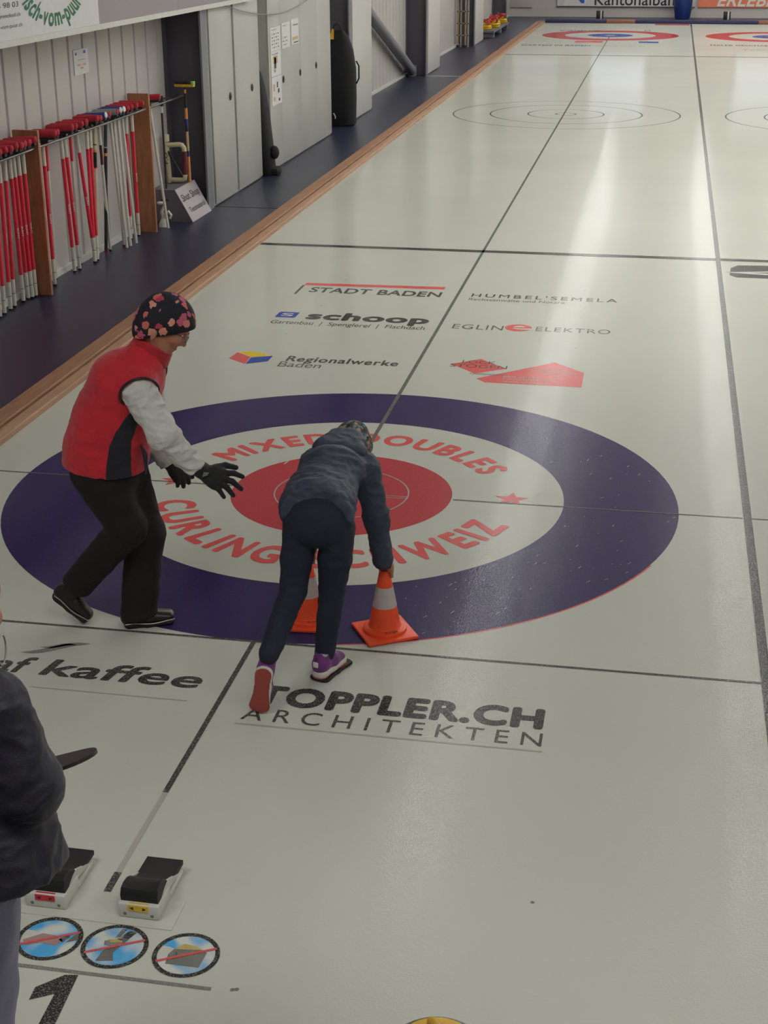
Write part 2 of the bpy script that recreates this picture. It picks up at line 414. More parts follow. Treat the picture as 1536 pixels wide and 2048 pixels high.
def fill_panels():  # unseen soft panels added to fill the near end with light
    first = None
    for x in (-1.5, 2.0, 5.5):
        if first is None:
            root = thing('ceiling_panel_light', 'wide flat ceiling light over the near end of the hall', 'light', (x, -5.6, 4.6), 0, 'panel lights over the near end')
            boxo('housing', (-0.9, -0.9, 0.015), (0.9, 0.9, 0.08), M['white_paint'], root); boxo('hanger', (-0.02, -0.02, 0.08), (0.02, 0.02, 0.3), M['steel_grey'], root)
            ld = bpy.data.lights.new('panel', 'AREA'); ld.shape = 'SQUARE'; ld.size = 1.7; ld.energy = FILL_PANEL_POWER; ld.color = TUBE_COLOR
            lo = bpy.data.objects.new('panel', ld); COL.objects.link(lo); lo.parent = root; lo.location = (0, 0, 0.008); first = root
        else: copy_tree(first).location = (x, -5.6, 4.6)
fill_panels()

# ------------------------------------------------------------------ paint in the ice (children of the ice)
def ring(r0, r1, cx=0, cy=0, z=0.0, n=128):
    V = []; F = []
    for k in range(n):
        a = 2 * math.pi * k / n
        V.append((cx + r1 * math.cos(a), cy + r1 * math.sin(a), z)); V.append((cx + r0 * math.cos(a), cy + r0 * math.sin(a), z))
    for k in range(n):
        i = 2 * k; j = 2 * ((k + 1) % n); F.append((i, j, j + 1, i + 1))
    return V, F
def disc(r, cx=0, cy=0, z=0.0, n=96):
    return [(cx + r * math.cos(2 * math.pi * k / n), cy + r * math.sin(2 * math.pi * k / n), z) for k in range(n)], [tuple(range(n))]
def paint(name, VF, mat): return from_np(name, VF[0], VF[1], M[mat], ice)
def rect(x0, x1, y0, y1, z): return [(x0, y0, z), (x1, y0, z), (x1, y1, z), (x0, y1, z)], [(0, 1, 2, 3)]
def pol(pts, z): return [(x, y, z) for x, y in pts], [tuple(range(len(pts)))]
Z1, Z2, Z3, Z4 = 0.0006, 0.0011, 0.0016, 0.0021
# near house
paint('painted_ring', ring(1.219, 1.829, z=Z1), 'ice_purple')
V, F = ring(1.829, 1.838, z=Z1); paint('painted_ring_edge', (V[200:242], F[:20]), 'ice_red_faded')
paint('painted_button', disc(0.61, z=Z1), 'ice_red')
paint('painted_circle', ring(0.366, 0.374, z=Z2), 'ice_faint')
paint('painted_button_line', rect(0.0, 0.368, -0.006, 0.0, Z2), 'ice_faint'); paint('painted_button_line', rect(0.0, 0.368, -0.032, -0.026, Z2), 'ice_faint')
paint('painted_scratch', pol([(-0.43, 0.39), (-0.418, 0.392), (-0.405, 0.47), (-0.41, 0.47)], Z2), 'ice_white')
V, F = arc_letters('MIXED DOUBLES', 152.0, 30.0, 0.825, 1.015, 0.042, 0.55, 0.13); V[:, 2] += Z2; paint('painted_lettering', (V, F), 'ice_red_faded')
V, F = arc_letters('CURLING SCHWEIZ', -163.0, -18.5, 1.02, 0.80, 0.042, 0.55, 0.13); V[:, 2] += Z2; paint('painted_lettering', (V, F), 'ice_red_faded')
def star(cx, cy, R, z, rot=0.3):
    pts = []
    for k in range(10):
        r = R if k % 2 == 0 else R * 0.42; a = rot + math.pi * k / 5; pts.append((cx + r * math.cos(a), cy + r * math.sin(a)))
    c = len(pts); V = [(x, y, z) for x, y in pts] + [(cx, cy, z)]
    return V, [(k, (k + 1) % 10, c) for k in range(10)]
paint('painted_star', star(0.932, 0.065, 0.10, Z2), 'ice_red_faded'); paint('painted_star', star(-0.955, 0.03, 0.10, Z2, 0.5), 'ice_red_faded')
# lines
paint('painted_line', rect(-0.011, 0.011, -3.05, -1.84, Z3), 'ice_line'); paint('painted_line', rect(-0.0125, 0.0125, -3.645, -3.54, Z3), 'ice_line')
paint('painted_line_faded', rect(-0.010, 0.010, -3.54, -3.05, Z3), 'ice_faint')
paint('painted_line', rect(-0.0125, 0.0125, 0.62, 34.10, Z3), 'ice_line_thin')
paint('painted_line', rect(-2.18, -0.62, -0.006, 0.006, Z3), 'ice_line_thin'); paint('painted_line', rect(0.62, 2.16, -0.006, 0.006, Z3), 'ice_line_thin')
paint('painted_line', rect(2.205, 6.5, -0.006, 0.006, Z3), 'ice_line_thin')
paint('painted_line', rect(-2.18, 2.165, -1.838, -1.822, Z3), 'ice_line')
paint('painted_hog_line', rect(-2.18, 11.0, 6.36, 6.56, Z3) if False else rect(-2.18, 11.0, 6.39, 6.49, Z3), 'ice_black')
paint('painted_hog_line', rect(-2.18, 11.0, 28.30, 28.40, Z3), 'ice_line')
for x in (2.185, 6.53): paint('painted_divider', rect(x - 0.021, x + 0.021, -4.9, 39.7, Z4), 'ice_line')
# thin circles half way
for cx in (0.03, 4.38):
    for r in (0.16, 0.61, 1.22, 1.82): paint('painted_circle', ring(r - 0.011, r + 0.011, cx, 17.2, Z2), 'ice_line_thin')
# far houses
for cx in (0.0, 4.36):
    paint('painted_ring', ring(1.219, 1.829, cx, 34.747, Z1), 'ice_red'); paint('painted_ring', ring(0.15, 0.61, cx, 34.747, Z1), 'ice_blue')
# sponsors' lettering between hog line and house
paint('painted_bar', pol([(-1.357, 4.80), (-0.14, 4.84), (-0.14, 4.93), (-1.357, 4.885)], Z2), 'ice_red_faded')
paint('painted_slash', pol([(-1.372, 4.47), (-1.350, 4.47), (-1.350, 4.80), (-1.372, 4.80)], Z2), 'ice_line')
ice_text('STADT BADEN', -1.268, -0.135, 4.555, 4.738, M['ice_line'], ice, 0.024, cap='STADT')
ice_text('schoop', -1.086, -0.10, 3.665, 3.905, M['ice_black'], ice, 0.045, cap='h')
paint('painted_logo', pol([(-1.335, 3.69), (-1.18, 3.69), (-1.17, 3.72), (-1.17, 3.865), (-1.325, 3.865), (-1.335, 3.835)], Z1), 'ice_blue')
ice_text('S', -1.30, -1.20, 3.73, 3.825, M['ice_white'], ice, 0.02)
ice_text('Gartenbau  |  Spenglerei  |  Flachdach', -1.327, -0.10, 3.495, 3.60, M['ice_line'], ice, 0.004, cap='Gl')
paint('painted_logo', pol([(-1.36, 2.475), (-1.21, 2.36), (-1.215, 2.535), (-1.345, 2.645)], Z1), 'ice_red_faded')
paint('painted_logo', pol([(-1.343, 2.65), (-1.213, 2.54), (-1.067, 2.60), (-1.245, 2.69)], Z1), 'ice_yellow')
paint('painted_logo', pol([(-1.205, 2.36), (-1.066, 2.45), (-1.064, 2.595), (-1.21, 2.53)], Z1), 'ice_blue')
ice_text('Regionalwerke', -0.945, -0.13, 2.48, 2.615, M['ice_line'], ice, 0.025, cap='Rl', track=1.05)
ice_text('Baden', -0.97, -0.66, 2.34, 2.465, M['ice_line_thin'], ice, 0.0, cap='Bd')
ice_text("HUMBEL'SEMELA", 0.118, 1.33, 4.62, 4.735, M['ice_line'], ice, 0.008, cap='H', track=1.28)
ice_text('Rechtsanw\u00e4lte und Notare', 0.112, 0.907, 4.50, 4.58, M['ice_line_thin'], ice, 0.0, cap='R')
ice_text('EGLIN', 0.103, 0.495, 3.58, 3.715, M['ice_line_thin'], ice, 0.0, cap='E', track=1.1)
ice_text('ELEKTRO', 0.746, 1.315, 3.61, 3.735, M['ice_line_thin'], ice, 0.0, cap='E', track=1.12)
paint('painted_logo', disc(0.104, 0.61, 3.68, Z1, 40), 'ice_red_faded')
for pts in ([(0.568, 3.698), (0.664, 3.698), (0.655, 3.722), (0.635, 3.738), (0.600, 3.738), (0.578, 3.722)], [(0.568, 3.668), (0.72, 3.668), (0.72, 3.640), (0.655, 3.632), (0.61, 3.632), (0.580, 3.645)]): paint('painted_logo', pol(pts, Z2), 'ice_white')
paint('painted_logo', pol([(0.237, 2.608), (0.435, 2.403), (0.636, 2.55), (0.432, 2.771)], Z1), 'ice_red_faded')
ice_text('LOCK', 0.31, 0.55, 2.645, 2.72, M['ice_line'], ice, 0.0, cap='O'); ice_text('STOGEN', 0.235, 0.64, 2.54, 2.62, M['ice_line'], ice, 0.0, cap='O')
ice_text('Quellenstrasse', 0.40, 0.66, 2.37, 2.42, M['ice_line_thin'], ice, 0.0, cap='Q', skew=0.0)
paint('painted_logo', pol([(0.457, 2.285), (0.529, 2.202), (1.184, 2.198), (1.18, 2.544), (0.962, 2.771)], Z1), 'ice_red_faded')
ice_text('Beat und Uta', 0.64, 0.90, 2.345, 2.395, M['ice_faint'], ice, 0.0, cap='B'); ice_text('Immobilien AG', 0.64, 1.0, 2.29, 2.335, M['ice_faint'], ice, 0.0, cap='I'); ice_text('www.immo.ch', 0.64, 0.95, 2.23, 2.275, M['ice_faint'], ice, 0.0, cap='l')
for q in range(4): paint('painted_stroke', pol([(0.80 + q * 0.06, 2.50 - q * 0.035), (1.02 + q * 0.045, 2.62 - q * 0.04), (1.02 + q * 0.045, 2.632 - q * 0.04), (0.80 + q * 0.06, 2.512 - q * 0.035)], Z2), 'ice_faint')
# near lettering
ice_text('TOPPLER.CH', 0.13, 1.307, -2.365, -2.205, M['ice_black'], ice, 0.05, cap='H')
ice_text('A R C H I T E K T E N', 0.122, 1.312, -2.492, -2.395, M['ice_line'], ice, -0.006, cap='H')
paint('painted_line_faded', rect(0.11, 1.32, -2.532, -2.522, Z2), 'ice_faint')
ice_text('kaffee', -0.815, -0.115, -2.285, -2.142, M['ice_black'], ice, 0.022, 0.14, cap='k'); ice_text('graf', -1.225, -0.865, -2.285, -2.142, M['ice_black'], ice, 0.022, 0.14, cap='f')
def swoosh(p0, p1, h, th, n=14):
    A = []; B = []
    for k in range(n + 1):
        t = k / n; x = p0[0] + (p1[0] - p0[0]) * t; y = p0[1] + (p1[1] - p0[1]) * t + h * math.sin(t * 2 * math.pi)
        w = th * math.sin(math.pi * t); A.append((x, y + w, Z2)); B.append((x, y - w, Z2))
    return A + B, [(k, n + 1 + k, n + 2 + k, k + 1) for k in range(n)]
paint('painted_swoosh', swoosh((-0.97, -2.105), (-0.695, -1.98), -0.014, 0.024), 'ice_grey'); paint('painted_swoosh', swoosh((-0.905, -2.045), (-0.755, -2.0), -0.008, 0.015), 'ice_grey')
paint('painted_line_faded', rect(-0.80, -0.13, -2.392, -2.386, Z2), 'ice_faint')
# no-go picture discs by the hacks
def nogo(cx, cy, kind):
    paint('painted_sign', disc(0.092, cx, cy, Z1, 48), 'ice_sky'); paint('painted_sign_rim', ring(0.089, 0.104, cx, cy, Z3, 64), 'ice_black')
    P = lambda pts, m, z=Z2: paint('painted_picture', pol([(cx + x, cy + y) for x, y in pts], z), m)
    paint('painted_cloud', pol([(cx - 0.075 + 0.05 * math.cos(a) * 0.9, cy + 0.0 + 0.03 * math.sin(a)) for a in [k * math.pi / 8 for k in range(16)]], 0.0008), 'ice_white') if kind != 1 else None
    if kind == 0:
        P([(-0.08, -0.02), (-0.03, 0.02), (0.03, 0.015), (0.045, -0.005), (0.03, -0.03), (-0.02, -0.025), (-0.06, -0.045)], 'ice_skin')
        P([(0.03, 0.0), (0.05, 0.025), (0.062, 0.022), (0.048, -0.012)], 'ice_black'); P([(0.056, -0.01), (0.072, 0.03), (0.092, 0.045), (0.094, 0.01)], 'ice_black')
    elif kind == 1:
        P([(-0.005, 0.085), (0.012, 0.09), (0.002, 0.045), (-0.012, 0.04)], 'ice_black'); P([(0.02, 0.08), (0.045, 0.075), (0.005, -0.03), (0.018, -0.065), (-0.035, -0.075), (-0.03, -0.03)], 'ice_black')
        P([(-0.04, 0.02), (0.0, 0.035), (0.02, 0.02), (0.005, 0.0), (-0.035, 0.0)], 'ice_grey', Z2 + 0.0002); P([(-0.03, 0.028), (0.01, 0.036), (0.018, 0.022), (-0.02, 0.014)], 'ice_yellow', Z3)
        P([(-0.005, 0.045), (0.012, 0.04), (0.012, 0.03), (-0.002, 0.032)], 'ice_skin', Z3)
    else:
        P([(-0.055, -0.005), (-0.045, 0.02), (0.04, 0.03), (0.06, 0.02), (0.055, -0.05), (-0.05, -0.05)], 'ice_black'); P([(-0.045, 0.02), (-0.02, 0.05), (0.02, 0.045), (0.045, 0.03)], 'ice_yellow')
    a = math.radians(28); d = (math.cos(a), math.sin(a)); n_ = (-d[1] * 0.005, d[0] * 0.005)
    P([(-0.094 * d[0] - n_[0], -0.094 * d[1] - n_[1]), (0.094 * d[0] - n_[0], 0.094 * d[1] - n_[1]), (0.094 * d[0] + n_[0], 0.094 * d[1] + n_[1]), (-0.094 * d[0] + n_[0], -0.094 * d[1] + n_[1])], 'ice_red_faded', 0.0014 + 0.0004)
for i, cx in enumerate((-0.092, 0.121, 0.35)): nogo(cx, -3.903, i)
paint('painted_line', rect(-0.17, 0.47, -4.045, -4.030, Z2), 'ice_grey')
paint('painted_number', ([(-.042, -4.178, Z2), (.022, -4.14, Z2), (.033, -4.45, Z2), (.085, -4.45, Z2), (.06, -4.048, Z2), (.02, -4.055, Z2), (-.046, -4.123, Z2)], [(0, 1, 5, 6), (1, 2, 3, 4, 5)]), 'ice_black')
# marks of the next sheet and the far end
paint('painted_logo', pol([(2.27, 5.80), (2.33, 5.72), (3.3, 5.70), (3.3, 6.32), (2.36, 6.22), (2.29, 6.10)], Z1), 'ice_black')
paint('painted_logo', pol([(2.22, 5.91), (2.6, 6.0), (3.3, 6.20), (3.3, 5.82), (2.5, 5.86)], Z2), 'ice_faint')
paint('painted_logo', pol([(2.50, 5.93), (2.8, 5.88), (3.3, 5.90), (3.3, 6.02), (2.8, 5.99)], Z3), 'ice_black')
for (x0, x1, y0, y1, m, s) in ((-1.47, -0.3, 36.2, 36.7, 'ice_line_thin', 'SPORTANLAGEN'), (0.88, 1.05, 36.5, 36.9, 'ice_line', 'BS'), (-2.05, -0.34, 31.0, 31.35, 'ice_line', 'GARTEN IN BADEN'), (-0.22, 1.0, 31.0, 31.3, 'ice_faint', 'Schreinerei'),
                               (2.6, 4.2, 31.5, 31.9, 'ice_line', 'MALER GESCHAEFT'), (3.3, 4.6, 30.2, 30.6, 'ice_faint', 'Treuhand')):
    ice_text(s, x0, x1, y0, y1, M[m], ice, 0.01)
paint('painted_logo', rect(-0.80, -0.09, 32.15, 32.75, Z1), 'ice_red_faded'); paint('painted_logo', rect(0.82, 1.32, 32.2, 32.7, Z1), 'ice_blue'); paint('painted_logo', rect(1.13, 2.14, 39.1, 39.6, Z1), 'ice_red')
for x, y in ((-1.05, 4.103), (-1.119, 3.202), (1.046, 4.989), (1.067, 4.084), (1.086, 3.167), (1.367, -3.455), (0.533, -4.029), (-1.05, 5.051), (0.545, -4.025)):
    paint('painted_speck', disc(0.007, x, y, Z2, 10), 'ice_grey')
for i in range(60):
    a = random.uniform(-1.2, 0.6); r = random.uniform(1.26, 1.80); L = random.uniform(0.004, 0.03); w = 0.003; th = random.uniform(0.8, 1.3)
    x, y = r * math.cos(a), r * math.sin(a); dx, dy = L * math.cos(th), L * math.sin(th)
    paint('painted_scratch', pol([(x, y), (x + w, y), (x + dx + w, y + dy), (x + dx, y + dy)], Z2), 'ice_faint')

# ------------------------------------------------------------------ broom rack on the left wall
RZ = 1.215
rack = thing('broom_rack', 'wall broom rack of two brown wooden boards joined by metal rails', 'rack', (-3.47, 5.4, 0))
b = MB(); b.box((-3.59 + 3.47, 4.07 - 5.4, 0), (-3.37 + 3.47, 4.105 - 5.4, 1.36), 0.004); b.build('board', M['rack_wood'], rack)
b = MB(); b.box((-3.59 + 3.47, 6.80 - 5.4, 0), (-3.37 + 3.47, 6.835 - 5.4, 1.36), 0.004); b.build('board', M['rack_wood'], rack)
for x in (-3.405, -3.515):
    b = MB(); b.tube([(x + 3.47, 1.5 - 5.4, RZ), (x + 3.47, 8.13 - 5.4, RZ)], 0.011, 12); b.build('rail', M['chrome'], rack, True)
def broom_handle_mesh(kind, L=1.19):
    """sections (z0,z1,material) measured from the foot"""
    S = {'R': [(0, .014, 'rubber'), (.014, .11, 'handle_white'), (.11, .114, 'ink'), (.114, .225, 'handle_white'), (.225, .985, 'handle_red'), (.985, L, 'handle_white')],
         'O': [(0, .014, 'rubber'), (.014, .93, 'handle_white'), (.93, L - .04, 'handle_red'), (L - .04, L, 'handle_white')],
         'C': [(0, .02, 'handle_black'), (.02, .79, 'cream'), (.79, .80, 'handle_red'), (.80, .93, 'handle_black'), (.93, .95, 'orange_grip'), (.95, .99, 'cream'), (.99, 1.0, 'handle_black'), (1.0, L, 'cream')],
         'D': [(0, .02, 'handle_black'), (.02, .80, 'handle_white'), (.80, .805, 'handle_black'), (.805, .97, 'dark_red'), (.97, .975, 'handle_black'), (.975, L, 'handle_white')],
         'T': [(0, .03, 'dark_red'), (.03, .86, 'handle_black'), (.86, .885, 'orange_grip'), (.885, .93, 'handle_black'), (.93, .94, 'alu'), (.94, L, 'handle_teal')],
         'W': [(0, .02, 'handle_white'), (.02, L, 'handle_white')],
         'V': [(0, .02, 'dark_red'), (.02, L, 'handle_white')]}[kind]
    return S
_HM = {}
def broom_parts(kind, L):
    key = kind
    if key in _HM: return _HM[key]
    b = MB(); mats = []
    for z0, z1, m in broom_handle_mesh(kind, 1.19):
        if m not in mats: mats.append(m)
        b.mi = mats.index(m); r = 0.0165 if kind in 'RCT' else 0.0135
        if z1 <= 0.02: r *= 1.05
        b.tube([(0, 0, z0), (0, 0, z1)], r, 12, True)
    o = b.build('handle', [M[m] for m in mats], None, True); me = o.data; bpy.data.objects.remove(o)
    _HM[key] = me; return me
_HD = {}
def head_meshes(fab):
    if fab in _HD: return _HD[fab]
    res = []
    # black base plate
    b = MB(); b.box((-0.10, -0.030, 0.0), (0.115, 0.030, 0.032), 0.011); b.tube([(0, 0, -0.05), (0, 0, 0.006)], [0.016, 0.022], 12)
    o = b.build('head_base', M['rubber'], None, True); res.append(o.data); bpy.data.objects.remove(o)
    # padded fabric cover, half round, ends rounded
    prof = [(-0.028, 0.020), (-0.035, 0.034), (-0.032, 0.058), (-0.019, 0.074), (0, 0.079), (0.019, 0.074), (0.032, 0.058), (0.035, 0.034), (0.028, 0.020)]
    b = MB(); rings = []
    for x, s in ((-0.122, 0.45), (-0.118, 0.72), (-0.108, 0.92), (-0.092, 1), (0.092, 1), (0.108, 0.92), (0.118, 0.72), (0.122, 0.45)):
        rings.append([b.bm.verts.new((x, y * s, 0.046 + (z - 0.046) * s)) for y, z in prof])
    for A, B in zip(rings, rings[1:]):
        for k in range(len(prof)): b.bm.faces.new((A[k], A[(k + 1) % len(prof)], B[(k + 1) % len(prof)], B[k]))
    b.bm.faces.new(list(reversed(rings[0]))); b.bm.faces.new(rings[-1])
    o = b.build('head_pad', M[fab], None, True); res.append(o.data); bpy.data.objects.remove(o)
    # contrasting end cap of the cover
    b = MB(); b.sphere((0.114, 0, 0.050), 0.030, (0.45, 1.1, 0.95), 12, 8)
    o = b.build('head_tip', M['red_fabric'] if fab != 'blue_fabric' else M['ink_white'], None, True); res.append(o.data); bpy.data.objects.remove(o)
    _HD[fab] = res; return res
_TX = None
def broom(label, ytop, ztop, xb, yb, kind, fab, group, xtop=-3.462, lettered=True):
    global _TX
    foot = Vector((xb, yb, 0.004)); top = Vector((xtop, ytop, RZ + 0.03)); d = top - foot
    root = thing('curling_broom', label, 'broom', foot, 0, group)
    me = broom_parts(kind, 1.19); h = link('handle', me, None, root)
    h.rotation_euler = d.to_track_quat('Z', 'Y').to_euler(); h.scale = (1, 1, d.length / 1.19)
    hd = link('brush_head', head_meshes(fab)[0], None, root); hd.location = d; hd.rotation_euler = (random.uniform(-.12, .12), random.uniform(-.08, .02), random.uniform(-0.10, 0.16))
    link('head_pad', head_meshes(fab)[1], None, hd); link('head_tip', head_meshes(fab)[2], None, hd)
    if kind == 'R' and lettered:
        if _TX is None:
            V, F = glyph_mesh('SUNT', 0.01); s = 0.026; V = V * s
            V = np.stack([0.0172 + V[:, 2], V[:, 1] - 0.008, 0.60 - V[:, 0] * 1.25], -1); o = from_np('lettering', V, F, M['ink_white']); _TX = o.data; bpy.data.objects.remove(o)
        t = link('lettering', _TX, None, h); t.rotation_euler = (0, 0, random.uniform(-1.1, -0.5))
    return root
LB = [(3.3, 1.24, -3.48, 3.28), (3.4, 1.23, -3.49, 3.39), (3.5, 1.23, -3.5, 3.53), (3.61, 1.23, -3.51, 3.63), (3.7, 1.23, -3.51, 3.81), (3.77, 1.23, -3.51, 3.91), (3.86, 1.23, -3.49, 3.95), (3.96, 1.23, -3.48, 4.0)]
ordn = ['first', 'second', 'third', 'fourth', 'fifth', 'sixth', 'seventh', 'eighth', 'ninth']
for i, (yt, zt, xb, yb) in enumerate(LB):
    n = len(LB) - i
    w = 'red and white curling broom right beside the nearer brown board' if n == 1 else 'red and white curling broom, %s to the left of the nearer brown board' % ordn[n - 1]
    broom(w, yt, zt, xb, yb, 'R', 'red_fabric', 'brooms left of the nearer board')
MBR = [(4.37, -3.48, 4.41, 'R', 'red_fabric', 'red and white broom standing just right of the nearer brown board'),
       (4.44, -3.56, 4.63, 'O', 'red_fabric', 'thin white broom half hidden behind the red one next to the nearer board'),
       (4.76, -3.51, 4.94, 'R', 'red_fabric', 'left broom of the close red and white pair between the boards'),
       (4.84, -3.50, 5.04, 'R', 'red_fabric', 'right broom of the close red and white pair between the boards'),
       (4.97, -3.57, 5.24, 'O', 'red_fabric', 'thin white broom with a short red top, right behind the red pair'),
       (5.11, -3.48, 5.38, 'R', 'red_fabric', 'slanting red broom whose foot meets two other red feet mid rack'),
       (5.36, -3.47, 5.34, 'R', 'red_fabric', 'upright red broom touching the slanting one, left of its twin'),
       (5.44, -3.48, 5.43, 'R', 'red_fabric', 'upright red broom left of the cream handle with dark grip'),
       (5.56, -3.53, 5.57, 'C', 'blue_fabric', 'cream handled broom with a dark grip and a blue head'),
       (5.66, -3.51, 5.85, 'D', 'grey_fabric', 'white broom with a dark red sleeve under a grey head'),
       (5.85, -3.52, 5.76, 'T', 'grey_fabric', 'dark teal and black handled broom in the middle of the rack'),
       (5.96, -3.45, 6.07, 'V', 'blue_fabric', 'white handled broom with red foot, next to the dark broom'),
       (6.05, -3.41, 6.03, 'W', 'blue_fabric', 'leftmost plain white broom with a white foot near the farther board'),
       (6.16, -3.40, 6.11, 'W', 'red_fabric', 'second plain white broom with a white foot near the farther board'),
       (6.27, -3.39, 6.25, 'W', 'red_fabric', 'plain white broom slanting across the red brooms by the farther board'),
       (6.39, -3.50, 6.40, 'R', 'red_fabric', 'red and white broom mostly hidden behind the white ones'),
       (6.55, -3.48, 6.58, 'R', 'red_fabric', 'red and white broom right against the farther brown board')]
for yt, xb, yb, k, fab, lab in MBR: broom(lab, yt, RZ, xb, yb, k, fab, 'brooms between the two boards', lettered=True)
broom('white handled broom leaning alone just beyond the farther brown board', 7.07, RZ, -3.32, 7.02, 'W', 'red_fabric', None)

# ------------------------------------------------------------------ things beyond the rack
# test-equipment box with sloping front
bx = thing('display_box', 'grey box with a sloping lettered front on the walkway', 'box', (-3.4, 7.72, 0))
b = MB(); b.mi = 0; ys, ye = 7.37 - 7.72, 8.04 - 7.72
b.prism([(-3.60 + 3.4, ys, 0.0), (-3.17 + 3.4, ys, 0.0), (-3.35 + 3.4, ys, 0.33), (-3.60 + 3.4, ys, 0.33)], (0, ye - ys, 0)); b.build('body', M['box_grey_side'], bx)
nx, nz = 0.33, 0.18; ln = math.hypot(nx, nz); nx, nz = nx / ln * 0.003, nz / ln * 0.003
b = MB(); b.prism([(-3.17 + 3.4 + nx, ys, 0.001 + nz), (-3.17 + 3.4 + nx, ye, 0.001 + nz), (-3.35 + 3.4 + nx, ye, 0.33 + nz), (-3.35 + 3.4 + nx, ys, 0.33 + nz)], (nx, 0, nz)); b.build('front_panel', M['box_grey'], bx)
def slope(y, s, e=0.009):
    return (-3.17 + 3.4 - 0.18 * s + e * 0.88, y - 7.72, 0.33 * s + e * 0.48)
fit_text('lettering', 'Shot Shop', (slope(7.42, 0.60), slope(7.98, 0.60), slope(7.42, 0.80)), M['ink'], bx, 0.01, cap='h')
fit_text('lettering', 'Testmaterial', (slope(7.46, 0.25), slope(7.98, 0.25), slope(7.46, 0.40)), M['ink'], bx, 0.004, cap='T')
boxo('label_strip', (-3.50 + 3.4, ys - 0.004, 0.215), (-3.42 + 3.4, ys, 0.235), M['ink'], bx)
# orange handled test broom standing in the box
ob = thing('test_broom', 'broom with orange and blue grips and a yellow black head, standing in the grey box', 'broom', (-3.335, 7.85, 0.335))
b = MB(); mats = ['orange_grip', 'blue_grip', 'handle_black', 'ink_tan', 'yellow_plastic']
for z0, z1, m, r in ((0, .27, 0, .017), (.27, .33, 1, .015), (.33, .53, 3, .0145), (.53, .57, 2, .0145), (.57, .66, 1, .016), (.66, .77, 0, .016), (.77, .92, 2, .012), (.92, .96, 0, .012), (.96, 1.0, 2, .014)):
    b.mi = m; b.tube([(0, 0, z0), (0, 0, z1)], r, 12)
b.build('handle', [M[m] for m in mats], ob, True)
b = MB(); b.box((-0.105, -0.032, 0.985), (0.105, 0.032, 1.015), 0.008); hd = b.build('brush_head', M['yellow_plastic'], ob, True)
b = MB(); b.box((-0.10, -0.034, 1.012), (0.075, 0.034, 1.045), 0.010); b.build('brush_pad', M['rubber'], hd, True)
b = MB(); b.box((0.075, -0.033, 1.005), (0.106, 0.033, 1.042), 0.006); b.build('brush_clip', M['green_plastic'], hd, True)
# black pole with slim head
bp = thing('black_pole', 'thin black pole with a slim flat head beside the grey box', 'pole', (-3.46, 7.44, 0.332))
b = MB(); b.tube([(0, 0, 0), (0.0, 0, 0.86)], 0.011, 10); b.build('shaft', M['handle_black'], bp, True)
b = MB(); b.box((-0.022, -0.012, 0.84), (0.02, 0.012, 0.94), 0.008); b.build('head', M['rubber'], bp, True)
b = MB(); b.tube([(0, 0, 0.77), (0, 0, 0.835)], 0.0135, 10); b.build('white_band', M['handle_white'], bp, True)
# cream pipe frame
pf = thing('pipe_frame', 'cream plastic pipe frame with a dark red sleeve leaning at the wall', 'frame', (-3.44, 7.80, 0.335))
b = MB(); b.tube([(-0.10, 0, 0.0), (-0.115, 0, 0.42)], 0.027, 12); b.tube([(-0.115, 0, 0.43), (-0.115, 0, 0.50)], 0.034, 12); b.build('upright', M['cream'], pf, True)
b = MB(); b.tube([(-0.115, 0, 0.39), (0.03, 0, 0.40), (0.055, 0, 0.395), (0.075, 0, 0.37), (0.08, 0, 0.33)], 0.026, 12); b.build('elbow', M['cream'], pf, True)
b = MB(); b.tube([(0.08, 0, 0.33), (0.075, 0, 0.09)], 0.028, 12); b.build('sleeve', M['dark_red'], pf, True)
b = MB(); b.tube([(0.075, 0, 0.09), (0.07, 0, 0.045), (0.04, 0, 0.03), (-0.10, 0, 0.03)], 0.026, 12); b.build('lower_elbow', M['cream'], pf, True)
b = MB(); b.tube([(-0.10, -0.01, 0.33), (0.05, -0.04, 0.09)], 0.013, 8); b.build('brace', M['handle_black'], pf, True)
fit_text('lettering', 'F.O', ((-0.095, -0.031, 0.20), (-0.10, -0.031, 0.32), (-0.135, -0.031, 0.20)), M['ink'], pf, 0.02)
# white curled plastic thing at floor
wf = thing('white_holder', 'small white plastic holder with curled arms on the walkway behind the farther board', 'holder', (-3.40, 7.12, 0))
b = MB(); b.lathe([(0.055, 0), (0.05, 0.03), (0.025, 0.08)], 14); b.build('base', M['white_paint'], wf, True)
b = MB(); b.tube([(0, 0, 0.07), (0.02, 0, 0.13), (0.06, 0, 0.155), (0.085, 0, 0.12), (0.07, 0, 0.085)], [0.018, 0.016, 0.015, 0.014, 0.012], 10); b.build('arm', M['white_paint'], wf, True)
b = MB(); b.tube([(0, 0, 0.07), (-0.015, 0, 0.15), (0.01, 0, 0.20), (0.03, 0, 0.24)], [0.02, 0.017, 0.015, 0.008], 10); b.build('arm', M['white_paint'], wf, True)
b = MB(); b.sphere((-0.03, 0.02, 0.235), 0.03, (1.3, 1, 0.6)); b.build('knob', M['white_paint'], wf, True)
